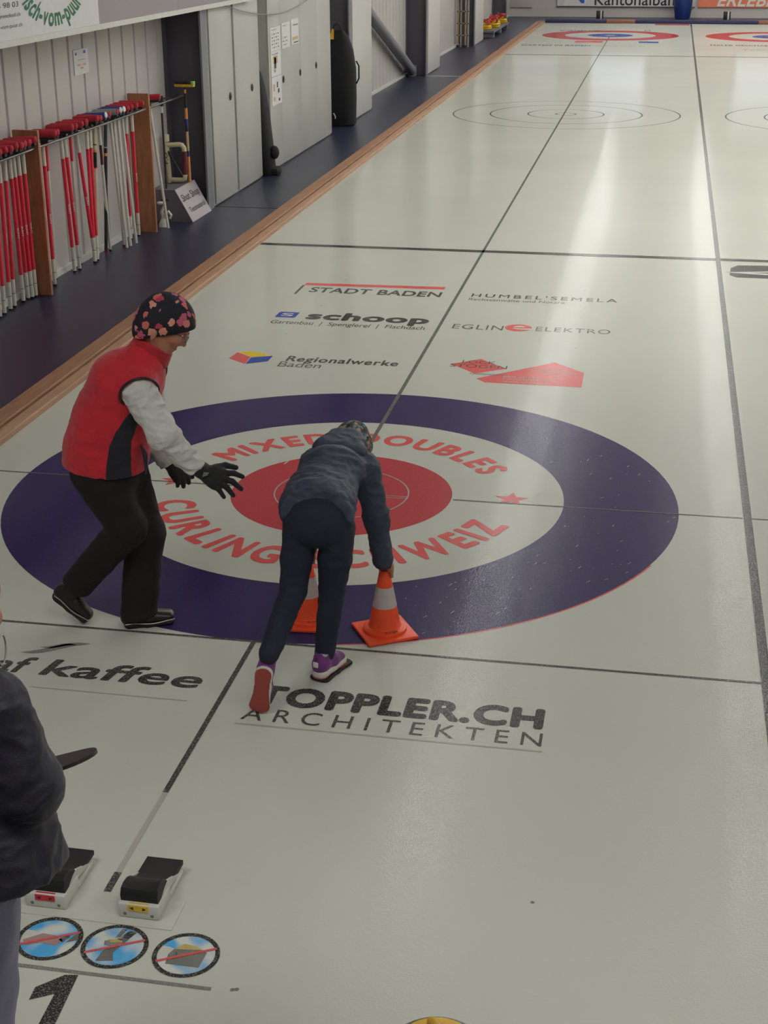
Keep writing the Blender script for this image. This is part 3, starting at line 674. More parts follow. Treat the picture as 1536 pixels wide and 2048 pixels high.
# notice on the wall above the rack
def sheet(name, label, y0, y1, z0, z1, x, marks, cat='notice', group=None):
    r = thing(name, label, cat, (x, (y0 + y1) / 2, (z0 + z1) / 2), 0, group)
    yc, zc = (y0 + y1) / 2, (z0 + z1) / 2
    boxo('sheet', (0, y0 - yc, z0 - zc), (0.004, y1 - yc, z1 - zc), M['paper'], r)
    for mk in marks:
        kind, a, bb, c, d, m = mk[:6]; w, h = y1 - y0, z1 - z0
        p = ((0.0055, y0 - yc + a * w, z0 - zc + c * h), (0.0055, y0 - yc + bb * w, z0 - zc + c * h), (0.0055, y0 - yc + a * w, z0 - zc + d * h))
        if kind == 'bar':
            from_np('print', [p[0], p[1], (0.0055, p[1][1], p[2][2]), p[2]], [(0, 1, 2, 3)], M[m], r)
        else: fit_text('print', kind, p, M[m], r, 0.01)
    return r
sheet('wall_notice', 'white notice with two small blue emblems on the panelled wall', 5.57, 5.92, 1.64, 1.86, X_WALL + 0.002,
      [('bar', .10, .22, .78, .88, 'ink_blue'), ('bar', .68, .82, .80, .92, 'ink_blue'), ('Besenordnung', .25, .75, .56, .60, 'ink'), ('10.00 - 17.00', .22, .80, .34, .42, 'ink_orange'), ('Uhr', .40, .62, .22, .30, 'ink_orange')])

# lockers
def locker(label, y0, y1, zt, doors, mat, handles, x0=-3.60, x1=-3.20, name='locker_unit'):
    yc = (y0 + y1) / 2; r = thing(name, label, 'locker', ((x0 + x1) / 2, yc, 0)); xc = (x0 + x1) / 2
    boxo('body', (x0 - xc, y0 - yc, 0.0), (x1 - xc - 0.02, y1 - yc, zt), M['locker'] if mat == 'locker' else M[mat], r)
    ds = []
    for (a, c) in doors:
        ds.append(boxo('door', (x1 - xc - 0.018, a - yc, 0.02), (x1 - xc, c - yc, zt - 0.02), M[mat], r, 0.003))
    for (i, y, z) in handles:
        b = MB(); b.sphere((x1 - xc + 0.004, y - yc, z), 0.045, (0.3, 0.85, 1.0), 14, 10); h = b.build('handle', M['black_plastic'], ds[i], True)
    return r
locker('grey locker with two tall doors nearest the broom rack', 8.32, 10.35, 2.45, [(8.36, 9.20), (9.30, 10.33)], 'locker', [(0, 9.05, 1.10), (1, 9.97, 1.10)])
locker('wide grey locker with notices on its first door', 10.78, 14.28, 3.0, [(10.79, 11.38), (11.385, 12.45), (12.455, 13.42), (13.425, 14.27)], 'locker', [(1, 11.47, 1.05), (1, 12.38, 1.05), (2, 13.32, 1.06)])
locker('narrow white locker beyond the black standing bag', 15.85, 17.38, 3.2, [(15.86, 17.37)], 'locker_white', [], -3.36)
locker('white casing beside the foot of the slanting steel brace', 23.36, 25.0, 3.2, [(23.37, 24.99)], 'locker_white', [])
locker('white casing just before the pallet of hoses', 30.95, 32.62, 3.2, [(30.96, 32.61)], 'locker_white', [])
tx = lambda n: [('bar', .12, .88, .12 + .11 * k, .155 + .11 * k, 'ink_tan' if k % 2 else 'ink') for k in range(n)]
XS = -3.198
def grid(c=4, rr=5, m='ink'): return [('bar', .12 + k * .2, .22 + k * .2, .12 + j * .14, .17 + j * .14, m if (k + j) % 2 else 'ink_tan') for k in range(c) for j in range(rr)]
sheet('notice', 'upper notice printed with a table, leftmost on the wide locker', 10.87, 11.36, 1.43, 1.71, XS, grid() + [('Spielplan', .1, .6, .86, .91, 'ink')], 'notice')
sheet('notice', 'notice of small sketches, second along the top of the wide locker', 11.44, 11.86, 1.42, 1.73, XS, grid(3, 3) + [('Regeln', .1, .5, .86, .91, 'ink')], 'notice')
sheet('notice', 'notice with a dark heading, rightmost on the wide locker', 11.93, 12.33, 1.43, 1.745, XS, [('Anmeldung', .25, .9, .72, .80, 'ink'), ('bar', .12, .85, .18, .3, 'ink_tan'), ('bar', .3, .9, .06, .1, 'ink')], 'notice')
sheet('notice', 'middle notice with one dark sketch, below the table notice', 10.87, 11.36, 1.13, 1.425, XS, [('bar', .3, .5, .3, .75, 'ink'), ('bar', .2, .65, .5, .8, 'ink_tan'), ('bar', .25, .45, .15, .28, 'ink_tan'), ('Notfall', .1, .7, .86, .92, 'ink')], 'notice')
sheet('notice', 'lowest notice with scattered sketches on the wide locker', 10.87, 11.36, 0.78, 1.12, XS, [('bar', .15, .3, .5, .75, 'ink_tan'), ('bar', .5, .62, .6, .8, 'ink'), ('bar', .6, .75, .4, .55, 'ink'), ('bar', .15, .32, .15, .3, 'ink_tan'), ('bar', .65, .8, .1, .2, 'ink')], 'notice')
# hanging cord
b = MB(); pts = [(-3.17, 8.5 + 5.6 * k / 16, 2.13 - 0.27 * math.sin(math.pi * min(1, (k / 16) * 1.0)) ) for k in range(17)]; b.tube(pts, 0.006, 6)
tag(b.build('hanging_cord', M['steel_grey'], None, True), 'thin grey cord sagging along the top of the lockers', 'cord')
# long advertising boards on the upper left
XB = -3.15
def banner(label, y0, y1, mat):
    r = thing('advertising_board', label, 'board', (XB, (y0 + y1) / 2, 2.12)); boxo('panel', (-0.02, -(y1 - y0) / 2, 0.0), (0, (y1 - y0) / 2, 0.85), M[mat], r); return r
bw = banner('white advertising board with curved green writing, top left', 1.5, 5.06, 'paper')
banner('plain grey board next to the white advertising board', 5.064, 7.20, 'banner_grey')
bo = banner('grey board with an orange corner, above the first locker', 7.204, 9.95, 'banner_grey')
boxo('orange_print', (0.0005, 9.20 - 8.577, 0.0), (0.002, 9.55 - 8.577, 0.03), M['ink_orange'], bo)
structure(boxo('trim_8', (XB - 0.035, 1.5, 2.075), (XB + 0.012, 9.95, 2.12), M['white_paint']))
V, F = arc_letters('frisch-vom-puur.ch', -170, -10, 0.54, 0.32, 0.03, 0.4, 0.06)
V = np.stack([0.0015 + V[:, 2], V[:, 0] * 1.30 + (4.12 - 3.28), V[:, 1] * 0.66 + 0.40], -1); from_np('lettering', V, F, M['ink_green'], bw)
for i, s in enumerate(('www.frisch-vom-puur.ch', 'hofladen@gmmobsd.ch', '079 403 98 03')):
    fit_text('small_print', s, ((0.0015, 2.72 - 3.28, 0.075 + i * 0.075), (0.0015, 3.47 - 3.28 - 0.02 * i, 0.075 + i * 0.075), (0.0015, 2.72 - 3.28, 0.112 + i * 0.075)), M['ink'], bw, 0.0)
# black standing bags
def bag(label, x, y, w, d, h, lean, name='broom_bag'):
    r = thing(name, label, 'bag', (x, y, 0)); b = MB(); n = 20; rings = []
    for z, sx, sy, o in ((0, .86, .9, 0), (.02, .97, 1, 0), (.3, 1, 1.02, 0.02), (.6, .98, 1, .03), (.8, .82, .85, .035), (.92, .6, .6, .035), (.99, .32, .4, .03), (1.0, .1, .2, .03)):
        rings.append([b.bm.verts.new((lean * z * h + w / 2 * sx * math.copysign(abs(math.cos(a)) ** .7, math.cos(a)), o + d / 2 * sy * math.copysign(abs(math.sin(a)) ** .7, math.sin(a)), z * h)) for a in [2 * math.pi * k / n for k in range(n)]])
    for A, B in zip(rings, rings[1:]):
        for k in range(n): b.bm.faces.new((A[k], A[(k + 1) % n], B[(k + 1) % n], B[k]))
    b.bm.faces.new(list(reversed(rings[0]))); b.bm.faces.new(rings[-1])
    b.build('body', M['bag'], r, True); return r
g1 = bag('black broom bag with a round ball pocket in the gap between the lockers', -3.20, 10.56, 0.20, 0.34, 1.30, -0.10)
b = MB(); b.sphere((0.10, -0.02, 0.27), 0.075, (0.8, 1, 1.1)); b.build('pocket', M['bag'], g1, True)
b = MB(); b.box((-0.02, -0.12, 0.0), (0.16, 0.12, 0.09), 0.03); b.build('foot', M['bag'], g1, True)
g2 = bag('tall black bag with a yellow tag standing before the narrow white locker', -3.315, 15.30, 0.54, 0.40, 1.40, 0.0)
b = MB(); b.tube([(-0.06, -0.04, 1.37), (-0.05, -0.05, 1.45), (0.0, -0.05, 1.49), (0.05, -0.05, 1.46), (0.07, -0.04, 1.37)], 0.012, 8); b.build('carry_loop', M['bag'], g2, True)
b = MB(); b.prism([(-0.10, -0.15, 1.27), (-0.03, -0.15, 1.27), (-0.03, -0.12, 1.41), (-0.06, -0.12, 1.42)], (0, -0.01, 0)); b.build('tag', M['yellow_plastic'], g2)
b = MB(); b.tube([(0.28, 0.0, 0.95), (0.32, 0.0, 0.88), (0.32, 0.0, 0.70), (0.28, 0.0, 0.62)], 0.012, 8); b.build('strap', M['bag'], g2, True)
b = MB(); b.tube([(-0.04, -0.20, 0.20), (-0.01, -0.212, 0.16), (-0.01, -0.212, 0.12)], 0.008, 6); b.build('emblem', M['ink_white'], g2, True)
# slanting steel brace
br = thing('steel_brace', 'thick grey steel tube slanting down to the column foot', 'brace', (-3.47, 22.95, 0))
b = MB(); b.tube([(0, 23.05 - 23.0, 0.10), (0, 15.95 - 23.0, 2.25)], 0.095, 20); b.build('tube', M['steel_grey'], br, True)
boxo('foot_plate', (-0.07, -0.02, 0.0), (0.07, 0.19, 0.2), M['steel_grey'], br)
# ladder
ld = thing('ladder', 'aluminium extension ladder with yellow stripes leaning in the far recess', 'ladder', (-3.42, 30.3, 0))
for k, x in enumerate((-0.13, -0.05, 0.06, 0.13)):
    b = MB(); b.box((x - 0.018, -0.03 - 0.04 * (k % 2), 0.0), (x + 0.018, 0.03 - 0.04 * (k % 2), 2.6), 0.004); s_ = b.build('rail', M['alu'], ld)
    boxo('foot', (x - 0.022, -0.045, 0.0), (x + 0.022, 0.04, 0.05), M['rubber'], ld)
for z in [0.28 + 0.28 * k for k in range(8)]:
    b = MB(); b.tube([(-0.13, -0.01, z), (0.13, -0.01, z)], 0.014, 8); b.build('rung', M['alu'], ld, True)
    for x in (-0.13, -0.05, 0.06, 0.13) if z < 1.2 else ():
        b = MB(); b.sphere((x, -0.075, z), 0.016, (1, .5, 1), 8, 6); b.build('rivet', M['rubber'], ld)
for x in (-0.125, 0.055):
    b = MB(); b.prism([(x, -0.075, 0.1), (x + 0.02, -0.075, 0.1), (x + 0.035, -0.075, 0.95), (x + 0.022, -0.075, 0.95)], (0, -0.004, 0)); b.build('stripe', M['yellow_plastic'], ld)
# pallet with hoses
pal = thing('pallet', 'low grey pallet carrying coiled hoses by the far column', 'pallet', (-3.26, 35.4, 0))
boxo('deck', (-0.24, -1.9, 0.12), (0.24, 1.9, 0.17), M['steel_grey'], pal)
for y in (-1.7, 0, 1.7): boxo('skid', (-0.22, y - 0.12, 0.0), (0.22, y + 0.12, 0.12), M['steel_grey'], pal)
for i, (x, y, lab) in enumerate(((-3.32, 34.0, 'coiled hose with yellow loops at the near end of the pallet'), (-3.2, 34.9, 'coiled hose second from the near end of the pallet'), (-3.3, 35.9, 'coiled hose third from the near end of the pallet'), (-3.2, 36.8, 'coiled hose at the far end of the pallet'))):
    h = thing('coiled_hose', lab, 'hose', (x, y, 0.172), 0, 'hoses on the pallet')
    b = MB()
    for k in range(3): b.torus((0.02 * math.sin(k * 2), 0.05 * math.cos(k * 2), 0.035 + 0.055 * k), 0.15 - 0.02 * k, 0.032, 20, 8)
    b.build('yellow_coil', M['hose_yellow'], h, True)
    b = MB(); pts = [(0.15 * math.cos(t * 1.3 + i) * (1 - t * 0.02), 0.25 * math.sin(t + i), 0.20 + 0.06 * math.sin(t * 2.1 + i)) for t in [k * 0.45 for k in range(24)]]; b.tube(pts, 0.022, 7); b.build('red_coil', M['hose_red'], h, True)
# far wall
def far_board(name, label, x0, x1, z0, z1, mat):
    r = thing(name, label, 'board', ((x0 + x1) / 2, 42.79, z0)); boxo('panel', (x0 - (x0 + x1) / 2, -0.04, 0), (x1 - (x0 + x1) / 2, 0, z1 - z0), M[mat], r, 0.0); return r
k1 = far_board('advertising_board', 'white bank advertising board with a blue emblem on the far wall', -2.05, 2.30, 0.32, 1.15, 'paper')
xk = 0.125
boxo('lower_frame', (-2.05 - xk, -0.05, -0.012), (2.30 - xk, -0.041, 0.012), M['steel_dark'], k1)
boxo('emblem_field', (-1.83 - xk, -0.046, 0.035), (-1.13 - xk, -0.041, 0.60), M['ink_white'], k1)
b = MB(); b.prism([(-1.68 - xk, -0.048, 0.60), (-1.28 - xk, -0.048, 0.10), (-1.18 - xk, -0.048, 0.10), (-1.18 - xk, -0.048, 0.60)], (0, -0.003, 0)); b.build('emblem', M['ink_blue'], k1)
fit_text('lettering', 'Kantonalbank', ((-0.86 - xk, -0.043, 0.042), (1.95 - xk, -0.043, 0.042), (-0.86 - xk, -0.043, 0.40)), M['ink'], k1, 0.01, cap='K')
k2 = far_board('advertising_board', 'orange advertising board with white brush lettering on the far wall', 2.40, 5.6, 0.32, 1.15, 'far_orange')
fit_text('lettering', 'ERLEBEN', ((2.98 - 4.0, -0.043, 0.03), (5.2 - 4.0, -0.043, 0.03), (3.04 - 4.0, -0.043, 0.40)), M['ink_white'], k2, 0.02, 0.15)
hp = thing('wall_hatch', 'flat pale hatch on the far wall beside the white bank board', 'hatch', (-3.0, 42.78, 0.28)); boxo('panel', (-0.55, -0.01, 0.0), (0.15, 0.015, 0.9), M['wall_far'], hp, 0.004); boxo('lower_edge', (-0.55, -0.014, -0.012), (0.15, -0.008, 0.003), M['gap'], hp)
for i, (x, lab) in enumerate(((-0.62, 'small black and white block at the foot of the white bank board'), (3.30, 'small black and white block at the foot of the orange board'))):
    q = thing('floor_block', lab, 'block', (x, 41.9, 0), 0, 'blocks at the far wall')
    boxo('black_side', (-0.12, -0.06, 0), (-0.0, 0.06, 0.24), M['black_plastic'], q, 0.01); boxo('white_side', (0.0, -0.06, 0), (0.06, 0.06, 0.24), M['white_paint'], q, 0.01); boxo('edge_strip', (0.06, -0.06, 0), (0.10, 0.06, 0.24), M['black_plastic'], q, 0.01)
bn = thing('blue_bin', 'tall round blue bin standing between the two far boards', 'bin', (1.93, 42.1, 0))
b = MB(); b.lathe([(0.21, 0.0), (0.235, 0.05), (0.28, 0.35), (0.30, 0.75), (0.30, 0.9)], 28); b.build('body', M['bin_blue'], bn, True)
b = MB(); b.lathe([(0.315, 0.89), (0.315, 0.94), (0.2, 1.0), (0.05, 1.02)], 28); b.build('lid', M['bin_blue'], bn, True)

# ------------------------------------------------------------------ hacks
def hack(label, x0, sticker):
    w = 0.135; r = thing('hack', label, 'hack', (x0 + w / 2, -3.63, 0.003)); h = w / 2
    b = MB(); b.box((-h, -0.135, 0.0), (h, -0.015, 0.052), 0.006); b.box((-h, -0.02, 0.0), (h, 0.115, 0.02), 0.004); b.build('base', M['hack_white'], r, True)
    for sx in (-1, 1):
        b = MB(); b.prism([(sx * (h - 0.004), -0.09, 0.05), (sx * (h - 0.004), 0.10, 0.019), (sx * (h - 0.004), -0.02, 0.075), (sx * (h - 0.004), -0.05, 0.070)], (-sx * 0.008, 0, 0)); b.build('cheek', M['hack_white'], r)
    prof = [(-0.118, 0.052), (-0.122, 0.075), (-0.112, 0.094), (-0.09, 0.100), (-0.06, 0.096), (-0.035, 0.083), (-0.015, 0.066), (0.01, 0.054), (0.05, 0.046), (0.135, 0.042)]
    low = [(0.135, 0.026), (0.05, 0.030), (0.0, 0.040), (-0.02, 0.053)]
    pts = prof + low; b = MB(); rings = []
    for x, s in ((-h + 0.006, 0.0), (-h + 0.010, 0.004), (-0.03, 0.0), (0.03, 0.0), (h - 0.010, 0.004), (h - 0.006, 0.0)):
        rings.append([b.bm.verts.new((x, y, z + (s if z > 0.06 else 0) - 0.0)) for y, z in pts])
    for A, B in zip(rings, rings[1:]):
        for k in range(len(pts)): b.bm.faces.new((A[k], A[(k + 1) % len(pts)], B[(k + 1) % len(pts)], B[k]))
    b.bm.faces.new(list(reversed(rings[0]))); b.bm.faces.new(rings[-1])
    b.build('foothold', M['rubber'], r, True)
    st = boxo('sticker', (-0.032, -0.128, 0.0525), (0.032, -0.123, 0.0535), M[sticker], r)
    b = MB(); b.box((-0.033, -0.1375, 0.030), (0.033, -0.135, 0.050), 0.0); s2 = b.build('sticker', M[sticker], r)
    b = MB()
    for sx in (-1, 1):
        b.prism([(sx * 0.027, -0.1378, 0.040), (sx * 0.015, -0.1378, 0.046), (sx * 0.015, -0.1378, 0.034)], (0, -0.0004, 0))
    b.build('arrow', M['ink'], s2)
    for sx in (-1, 1):
        b = MB(); b.sphere((sx * 0.045, -0.135, 0.016), 0.006, (1, .3, 1), 8, 6); b.build('screw', M['steel_grey'], r)
hack('black and white foot hack with a yellow sticker, clear of the dark jacket', 0.083, 'sticker_yellow')
hack('black and white foot hack with a red sticker, partly behind the dark jacket', -0.228, 'sticker_red')
hb = boxo('hack_plate', (-0.30, -3.80, 0.0), (0.27, -3.655, 0.0028), M['hack_plate']); tag(hb, 'thin translucent white plate set in the ice under both hacks', 'plate')
# curling stone at the bottom edge
cs = thing('curling_stone', 'curling stone with a yellow top cut off by the bottom edge', 'stone', (1.18, -4.27, 0), 0.5)
b = MB(); b.lathe([(0.065, 0.0), (0.11, 0.015), (0.14, 0.04), (0.146, 0.06), (0.14, 0.085), (0.118, 0.105), (0.11, 0.107)], 48); b.build('body', M['granite'], cs, True)
b = MB(); b.lathe([(0.108, 0.107), (0.106, 0.113), (0.09, 0.118), (0.02, 0.121)], 40); cp_ = b.build('cap', M['yellow_plastic'], cs, True)
b = MB(); b.tube([(0.0, 0.05, 0.118), (0.0, 0.045, 0.155), (0.0, 0.02, 0.170), (0.0, -0.06, 0.172), (0.0, -0.085, 0.168)], [0.014, 0.013, 0.014, 0.014, 0.010], 12); b.build('grip', M['yellow_plastic'], cs, True)
# cones
def cone(label, x, y, rz):
    r = thing('traffic_cone', label, 'cone', (x, y, 0.0025), rz, 'small traffic cones'); s = 0.117
    b = MB(); b.box((-s, -s, 0.0), (s, s, 0.016), 0.006); b.build('base', M['cone_orange'], r, True)
    b = MB(); b.lathe([(0.098, 0.015), (0.096, 0.030), (0.088, 0.036), (0.075, 0.038)], 48); b.build('collar', M['cone_orange'], r, True)
    R = lambda z: 0.072 - (z - 0.03) / 0.275 * 0.050
    b = MB(); b.lathe([(0.076, 0.034)] + [(R(z), z) for z in (0.045, 0.08, 0.12, 0.2, 0.25, 0.295)] + [(0.018, 0.301), (0.012, 0.301)], 48); bd = b.build('body', M['cone_orange'], r, True)
    b = MB(); b.lathe([(R(z) + 0.0012, z) for z in (0.135, 0.165, 0.195, 0.228)], 48, cap=False); b.build('reflective_band', M['cone_white'], bd, True)
    V, F = arc_letters('CCBE', -78 - math.degrees(rz), -38 - math.degrees(rz), 0.0735 + 0.006, 0.092, 0.015, 0.4, 0.12); V[:, 2] += 0.0385 - (np.hypot(V[:, 0], V[:, 1]) - 0.075) * 0.16 + 0.0006
    from_np('lettering', V, F, M['ink'], r)
    return r
C1 = (0.548, -1.645); C2 = (0.190, -1.600)
cone('orange cone with pale band held by the bending person in the hooded jacket', C1[0], C1[1], math.radians(-14 + 45 + 90))
cone('orange cone seen between the legs of the bending person in the hooded jacket', C2[0], C2[1], math.radians(4))
#@@PEOPLE
# ------------------------------------------------------------------ figures: signed-distance volumes meshed as one continuous surface
class Vol:
    def __init__(s, k=0.03): s.p = []; s.k = k; s.cuts = []; s.fold = None; s.sub = []
    def seg(s, a, b, ra, rb=None, u=None, k=None):
        rb = ra if rb is None else rb
        ra = ra if isinstance(ra, tuple) else (ra, ra); rb = rb if isinstance(rb, tuple) else (rb, rb)
        s.p.append((np.array(a, float), np.array(b, float), ra, rb, None if u is None else np.array(u, float), s.k if k is None else k)); return s
    def chain(s, pts, rs, u=None, k=None):
        for i in range(len(pts) - 1): s.seg(pts[i], pts[i + 1], rs[i], rs[i + 1], u, k)
        return s
    def ell(s, c, r, ax=None, k=None, neg=False):
        (s.sub if neg else s.p).append(('e', np.array(c, float), np.array(r, float), np.eye(3) if ax is None else np.array(ax, float), s.k if k is None else k)); return s
    def cut(s, p, n, where=None): s.cuts.append((np.array(p, float), np.array(n, float) / np.linalg.norm(n), where)); return s
    def _d(s, q, P):
        if isinstance(q[0], str):
            _, c, r, ax, k = q; L = (P - c) @ ax.T; kk = np.sqrt(((L / r) ** 2).sum(-1)) ; return (kk - 1) * r.min()
        a, b, ra, rb, u, k = q
        ab = b - a; L = np.linalg.norm(ab); n = ab / max(L, 1e-9)
        ap = P - a; t = np.clip((ap @ n) / max(L, 1e-9), 0, 1)
        d = ap - t[..., None] * ab
        if u is None or (ra[0] == ra[1] and rb[0] == rb[1]):
            return np.sqrt((d * d).sum(-1)) - (ra[0] + (rb[0] - ra[0]) * t)
        uu = u - n * (u @ n); uu /= np.linalg.norm(uu); v = np.cross(n, uu)
        r0 = ra[0] + (rb[0] - ra[0]) * t; r1 = ra[1] + (rb[1] - ra[1]) * t; rm = np.minimum(r0, r1)
        return (np.sqrt(((d @ uu) / r0) ** 2 + ((d @ v) / r1) ** 2 + ((d @ n) / rm) ** 2) - 1) * rm
    def _box(s, q):
        if isinstance(q[0], str): return q[1] - q[2].max(), q[1] + q[2].max()
        m = max(max(q[2]), max(q[3])); return np.minimum(q[0], q[1]) - m, np.maximum(q[0], q[1]) + m
    def mesh(s, name, mat, parent, h=0.008, attrs=None, crease=None):
        B = [s._box(q) for q in s.p]; lo = np.min([x[0] for x in B], 0) - 0.03; hi = np.max([x[1] for x in B], 0) + 0.03
        n = np.ceil((hi - lo) / h).astype(int) + 1
        D = np.full(n, 0.5, np.float32); ax = [lo[i] + h * np.arange(n[i]) for i in range(3)]
        def window_of(q, m):
            bl, bh = s._box(q); i0 = np.maximum(((bl - m - lo) / h).astype(int), 0); i1 = np.minimum(((bh + m - lo) / h).astype(int) + 2, n)
            sl = tuple(slice(a, c) for a, c in zip(i0, i1))
            return sl, np.stack(np.meshgrid(*[ax[i][sl[i]] for i in range(3)], indexing='ij'), -1)
        for q in s.p:
            k = q[-1]; sl, P = window_of(q, 0.03 + k); d = s._d(q, P); o = D[sl]
            if k > 1e-6:
                hh = np.clip(0.5 + 0.5 * (o - d) / k, 0, 1); D[sl] = o * (1 - hh) + d * hh - k * hh * (1 - hh)
            else: D[sl] = np.minimum(o, d)
        for q in s.sub:
            k = q[-1]; sl, P = window_of(q, 0.03 + k); d = -s._d(q, P); o = D[sl]
            hh = np.clip(0.5 - 0.5 * (o - d) / max(k, 1e-6), 0, 1); D[sl] = o * (1 - hh) + d * hh + k * hh * (1 - hh)
        if s.fold is not None or s.cuts:
            P = np.stack(np.meshgrid(*ax, indexing='ij'), -1)
            if s.fold is not None: D = D + s.fold(P)
            for p0, nn, wh in s.cuts:
                c = (P - p0) @ nn
                if wh is not None: c = np.where(wh(P), c, -1.0)
                D = np.maximum(D, c)
        V, F = surface_nets(D.astype(np.float32), lo, h)
        me = bpy.data.meshes.new(name); me.vertices.add(len(V)); me.vertices.foreach_set('co', V.astype(np.float32).ravel())
        me.loops.add(len(F) * 4); me.loops.foreach_set('vertex_index', F.astype(np.int32).ravel()); me.polygons.add(len(F))
        me.polygons.foreach_set('loop_start', np.arange(0, len(F) * 4, 4, dtype=np.int32)); me.polygons.foreach_set('loop_total', np.full(len(F), 4, np.int32))
        me.update(calc_edges=True); me.validate()
        if crease:
            from mathutils import noise
            nr = np.zeros(len(V) * 3, np.float32); me.vertices.foreach_get('normal', nr); nr = nr.reshape(-1, 3); dsp = np.zeros(len(V))
            for amp, sc, kind in crease:
                Q = V * np.array(sc, float); W2 = V * 6.0
                for i in range(len(V)):
                    q = Vector(Q[i]) + noise.noise_vector(Vector(W2[i])) * 0.8
                    t = noise.noise(q); dsp[i] += amp * ((0.35 - abs(t) * 1.6) if kind == 'r' else t)
            me.vertices.foreach_set('co', (V + nr * dsp[:, None]).astype(np.float32).ravel()); me.update()
        o = link(name, me, mat, parent, True)
        if attrs:
            for an, fn in attrs.items():
                a = me.attributes.new(an, 'FLOAT', 'POINT'); a.data.foreach_set('value', np.asarray(fn(V), np.float32))
        return o
def surface_nets(D, lo, h):
    nx, ny, nz = D.shape; cx, cy, cz = nx - 1, ny - 1, nz - 1
    S = D < 0
    acc = np.zeros((cx, cy, cz, 3), np.float32); cnt = np.zeros((cx, cy, cz), np.float32)
    c = [(i, j, k) for i in (0, 1) for j in (0, 1) for k in (0, 1)]
    sl = lambda o: D[o[0]:o[0] + cx, o[1]:o[1] + cy, o[2]:o[2] + cz]
    for a in c:
        for d in range(3):
            if a[d] == 1: continue
            b = list(a); b[d] = 1; b = tuple(b); A, B = sl(a), sl(b); m = (A < 0) != (B < 0)
            den = A - B; t = np.where(m, A / np.where(np.abs(den) < 1e-12, 1e-12, den), 0)
            for e in range(3): acc[..., e] += np.where(m, a[e] + (t if e == d else 0), 0)
            cnt += m
    mask = cnt > 0; idx = np.full(mask.shape, -1, np.int64); idx[mask] = np.arange(mask.sum())
    ii = np.argwhere(mask); V = (ii + acc[mask] / cnt[mask][:, None]) * h + lo
    F = []
    for d in range(3):
        o1, o2 = [(1, 2), (2, 0), (0, 1)][d]
        A = [slice(None)] * 3; B = [slice(None)] * 3; A[d] = slice(0, -1); B[d] = slice(1, None)
        sa, sb = S[tuple(A)], S[tuple(B)]; m = sa != sb
        e = np.argwhere(m); ok = (e[:, o1] > 0) & (e[:, o2] > 0) & (e[:, o1] < (nx, ny, nz)[o1] - 1) & (e[:, o2] < (nx, ny, nz)[o2] - 1); e = e[ok]
        ins = sa[tuple(e.T)]
        q = []
        for d1, d2 in ((-1, -1), (0, -1), (0, 0), (-1, 0)):
            f = e.copy(); f[:, o1] += d1; f[:, o2] += d2; q.append(idx[tuple(f.T)])
        q = np.stack(q, -1); q[~ins] = q[~ins][:, ::-1]; F.append(q)
    return V, np.concatenate(F)
def unit(v): v = np.array(v, float); return v / np.linalg.norm(v)
def waves(*terms):
    """cloth folds: terms (amp, direction*freq, phase, warp)"""
    def f(P):
        r = 0
        for amp, kv, ph, wk in terms:
            w = np.sin(P @ np.array(wk, float)) * 0.9
            r = r + amp * np.sin(P @ np.array(kv, float) + ph + w)
        return r
    return f
def cloth(name, c, rough=0.8, weave=260, bump=0.25, sheen=0.2, var=0.12, crease=0.0, cs=14, stretch=(1, 1, 1)):
    t = NT(name); co = t.coord(stretch)
    lo = tuple(x * (1 - var) for x in c[:3]) + (1,); hi = tuple(min(1, x * (1 + var)) for x in c[:3]) + (1,)
    t.color(t.ramp(t.noise(9, 4, co), [(0.3, lo), (0.7, hi)])); t.b.inputs['Roughness'].default_value = rough
    t.b.inputs['Sheen Weight'].default_value = sheen
    n1 = t.noise(weave, 2, t.coord()); n2 = t.noise(cs, 3, co, 0.5)
    m = t.add('ShaderNodeMath', operation='MULTIPLY_ADD'); t.link(n2, m.inputs[0]); m.inputs[1].default_value = crease; t.link(n1, m.inputs[2])
    t.bump(m.outputs[0], bump, 0.004); return t
def split_mat(name, attr, base, other, rough=0.8):
    """two cloth colours meeting at a seam stored on the mesh"""
    t = cloth(name, base, rough, crease=4.0); a = t.add('ShaderNodeAttribute'); a.attribute_name = attr
    st = t.add('ShaderNodeMath', operation='GREATER_THAN'); t.link(a.outputs['Fac'], st.inputs[0]); st.inputs[1].default_value = 0.0
    old = t.b.inputs['Base Color'].links[0].from_socket
    t.color(t.mix(st.outputs[0], old, other)); return t.m
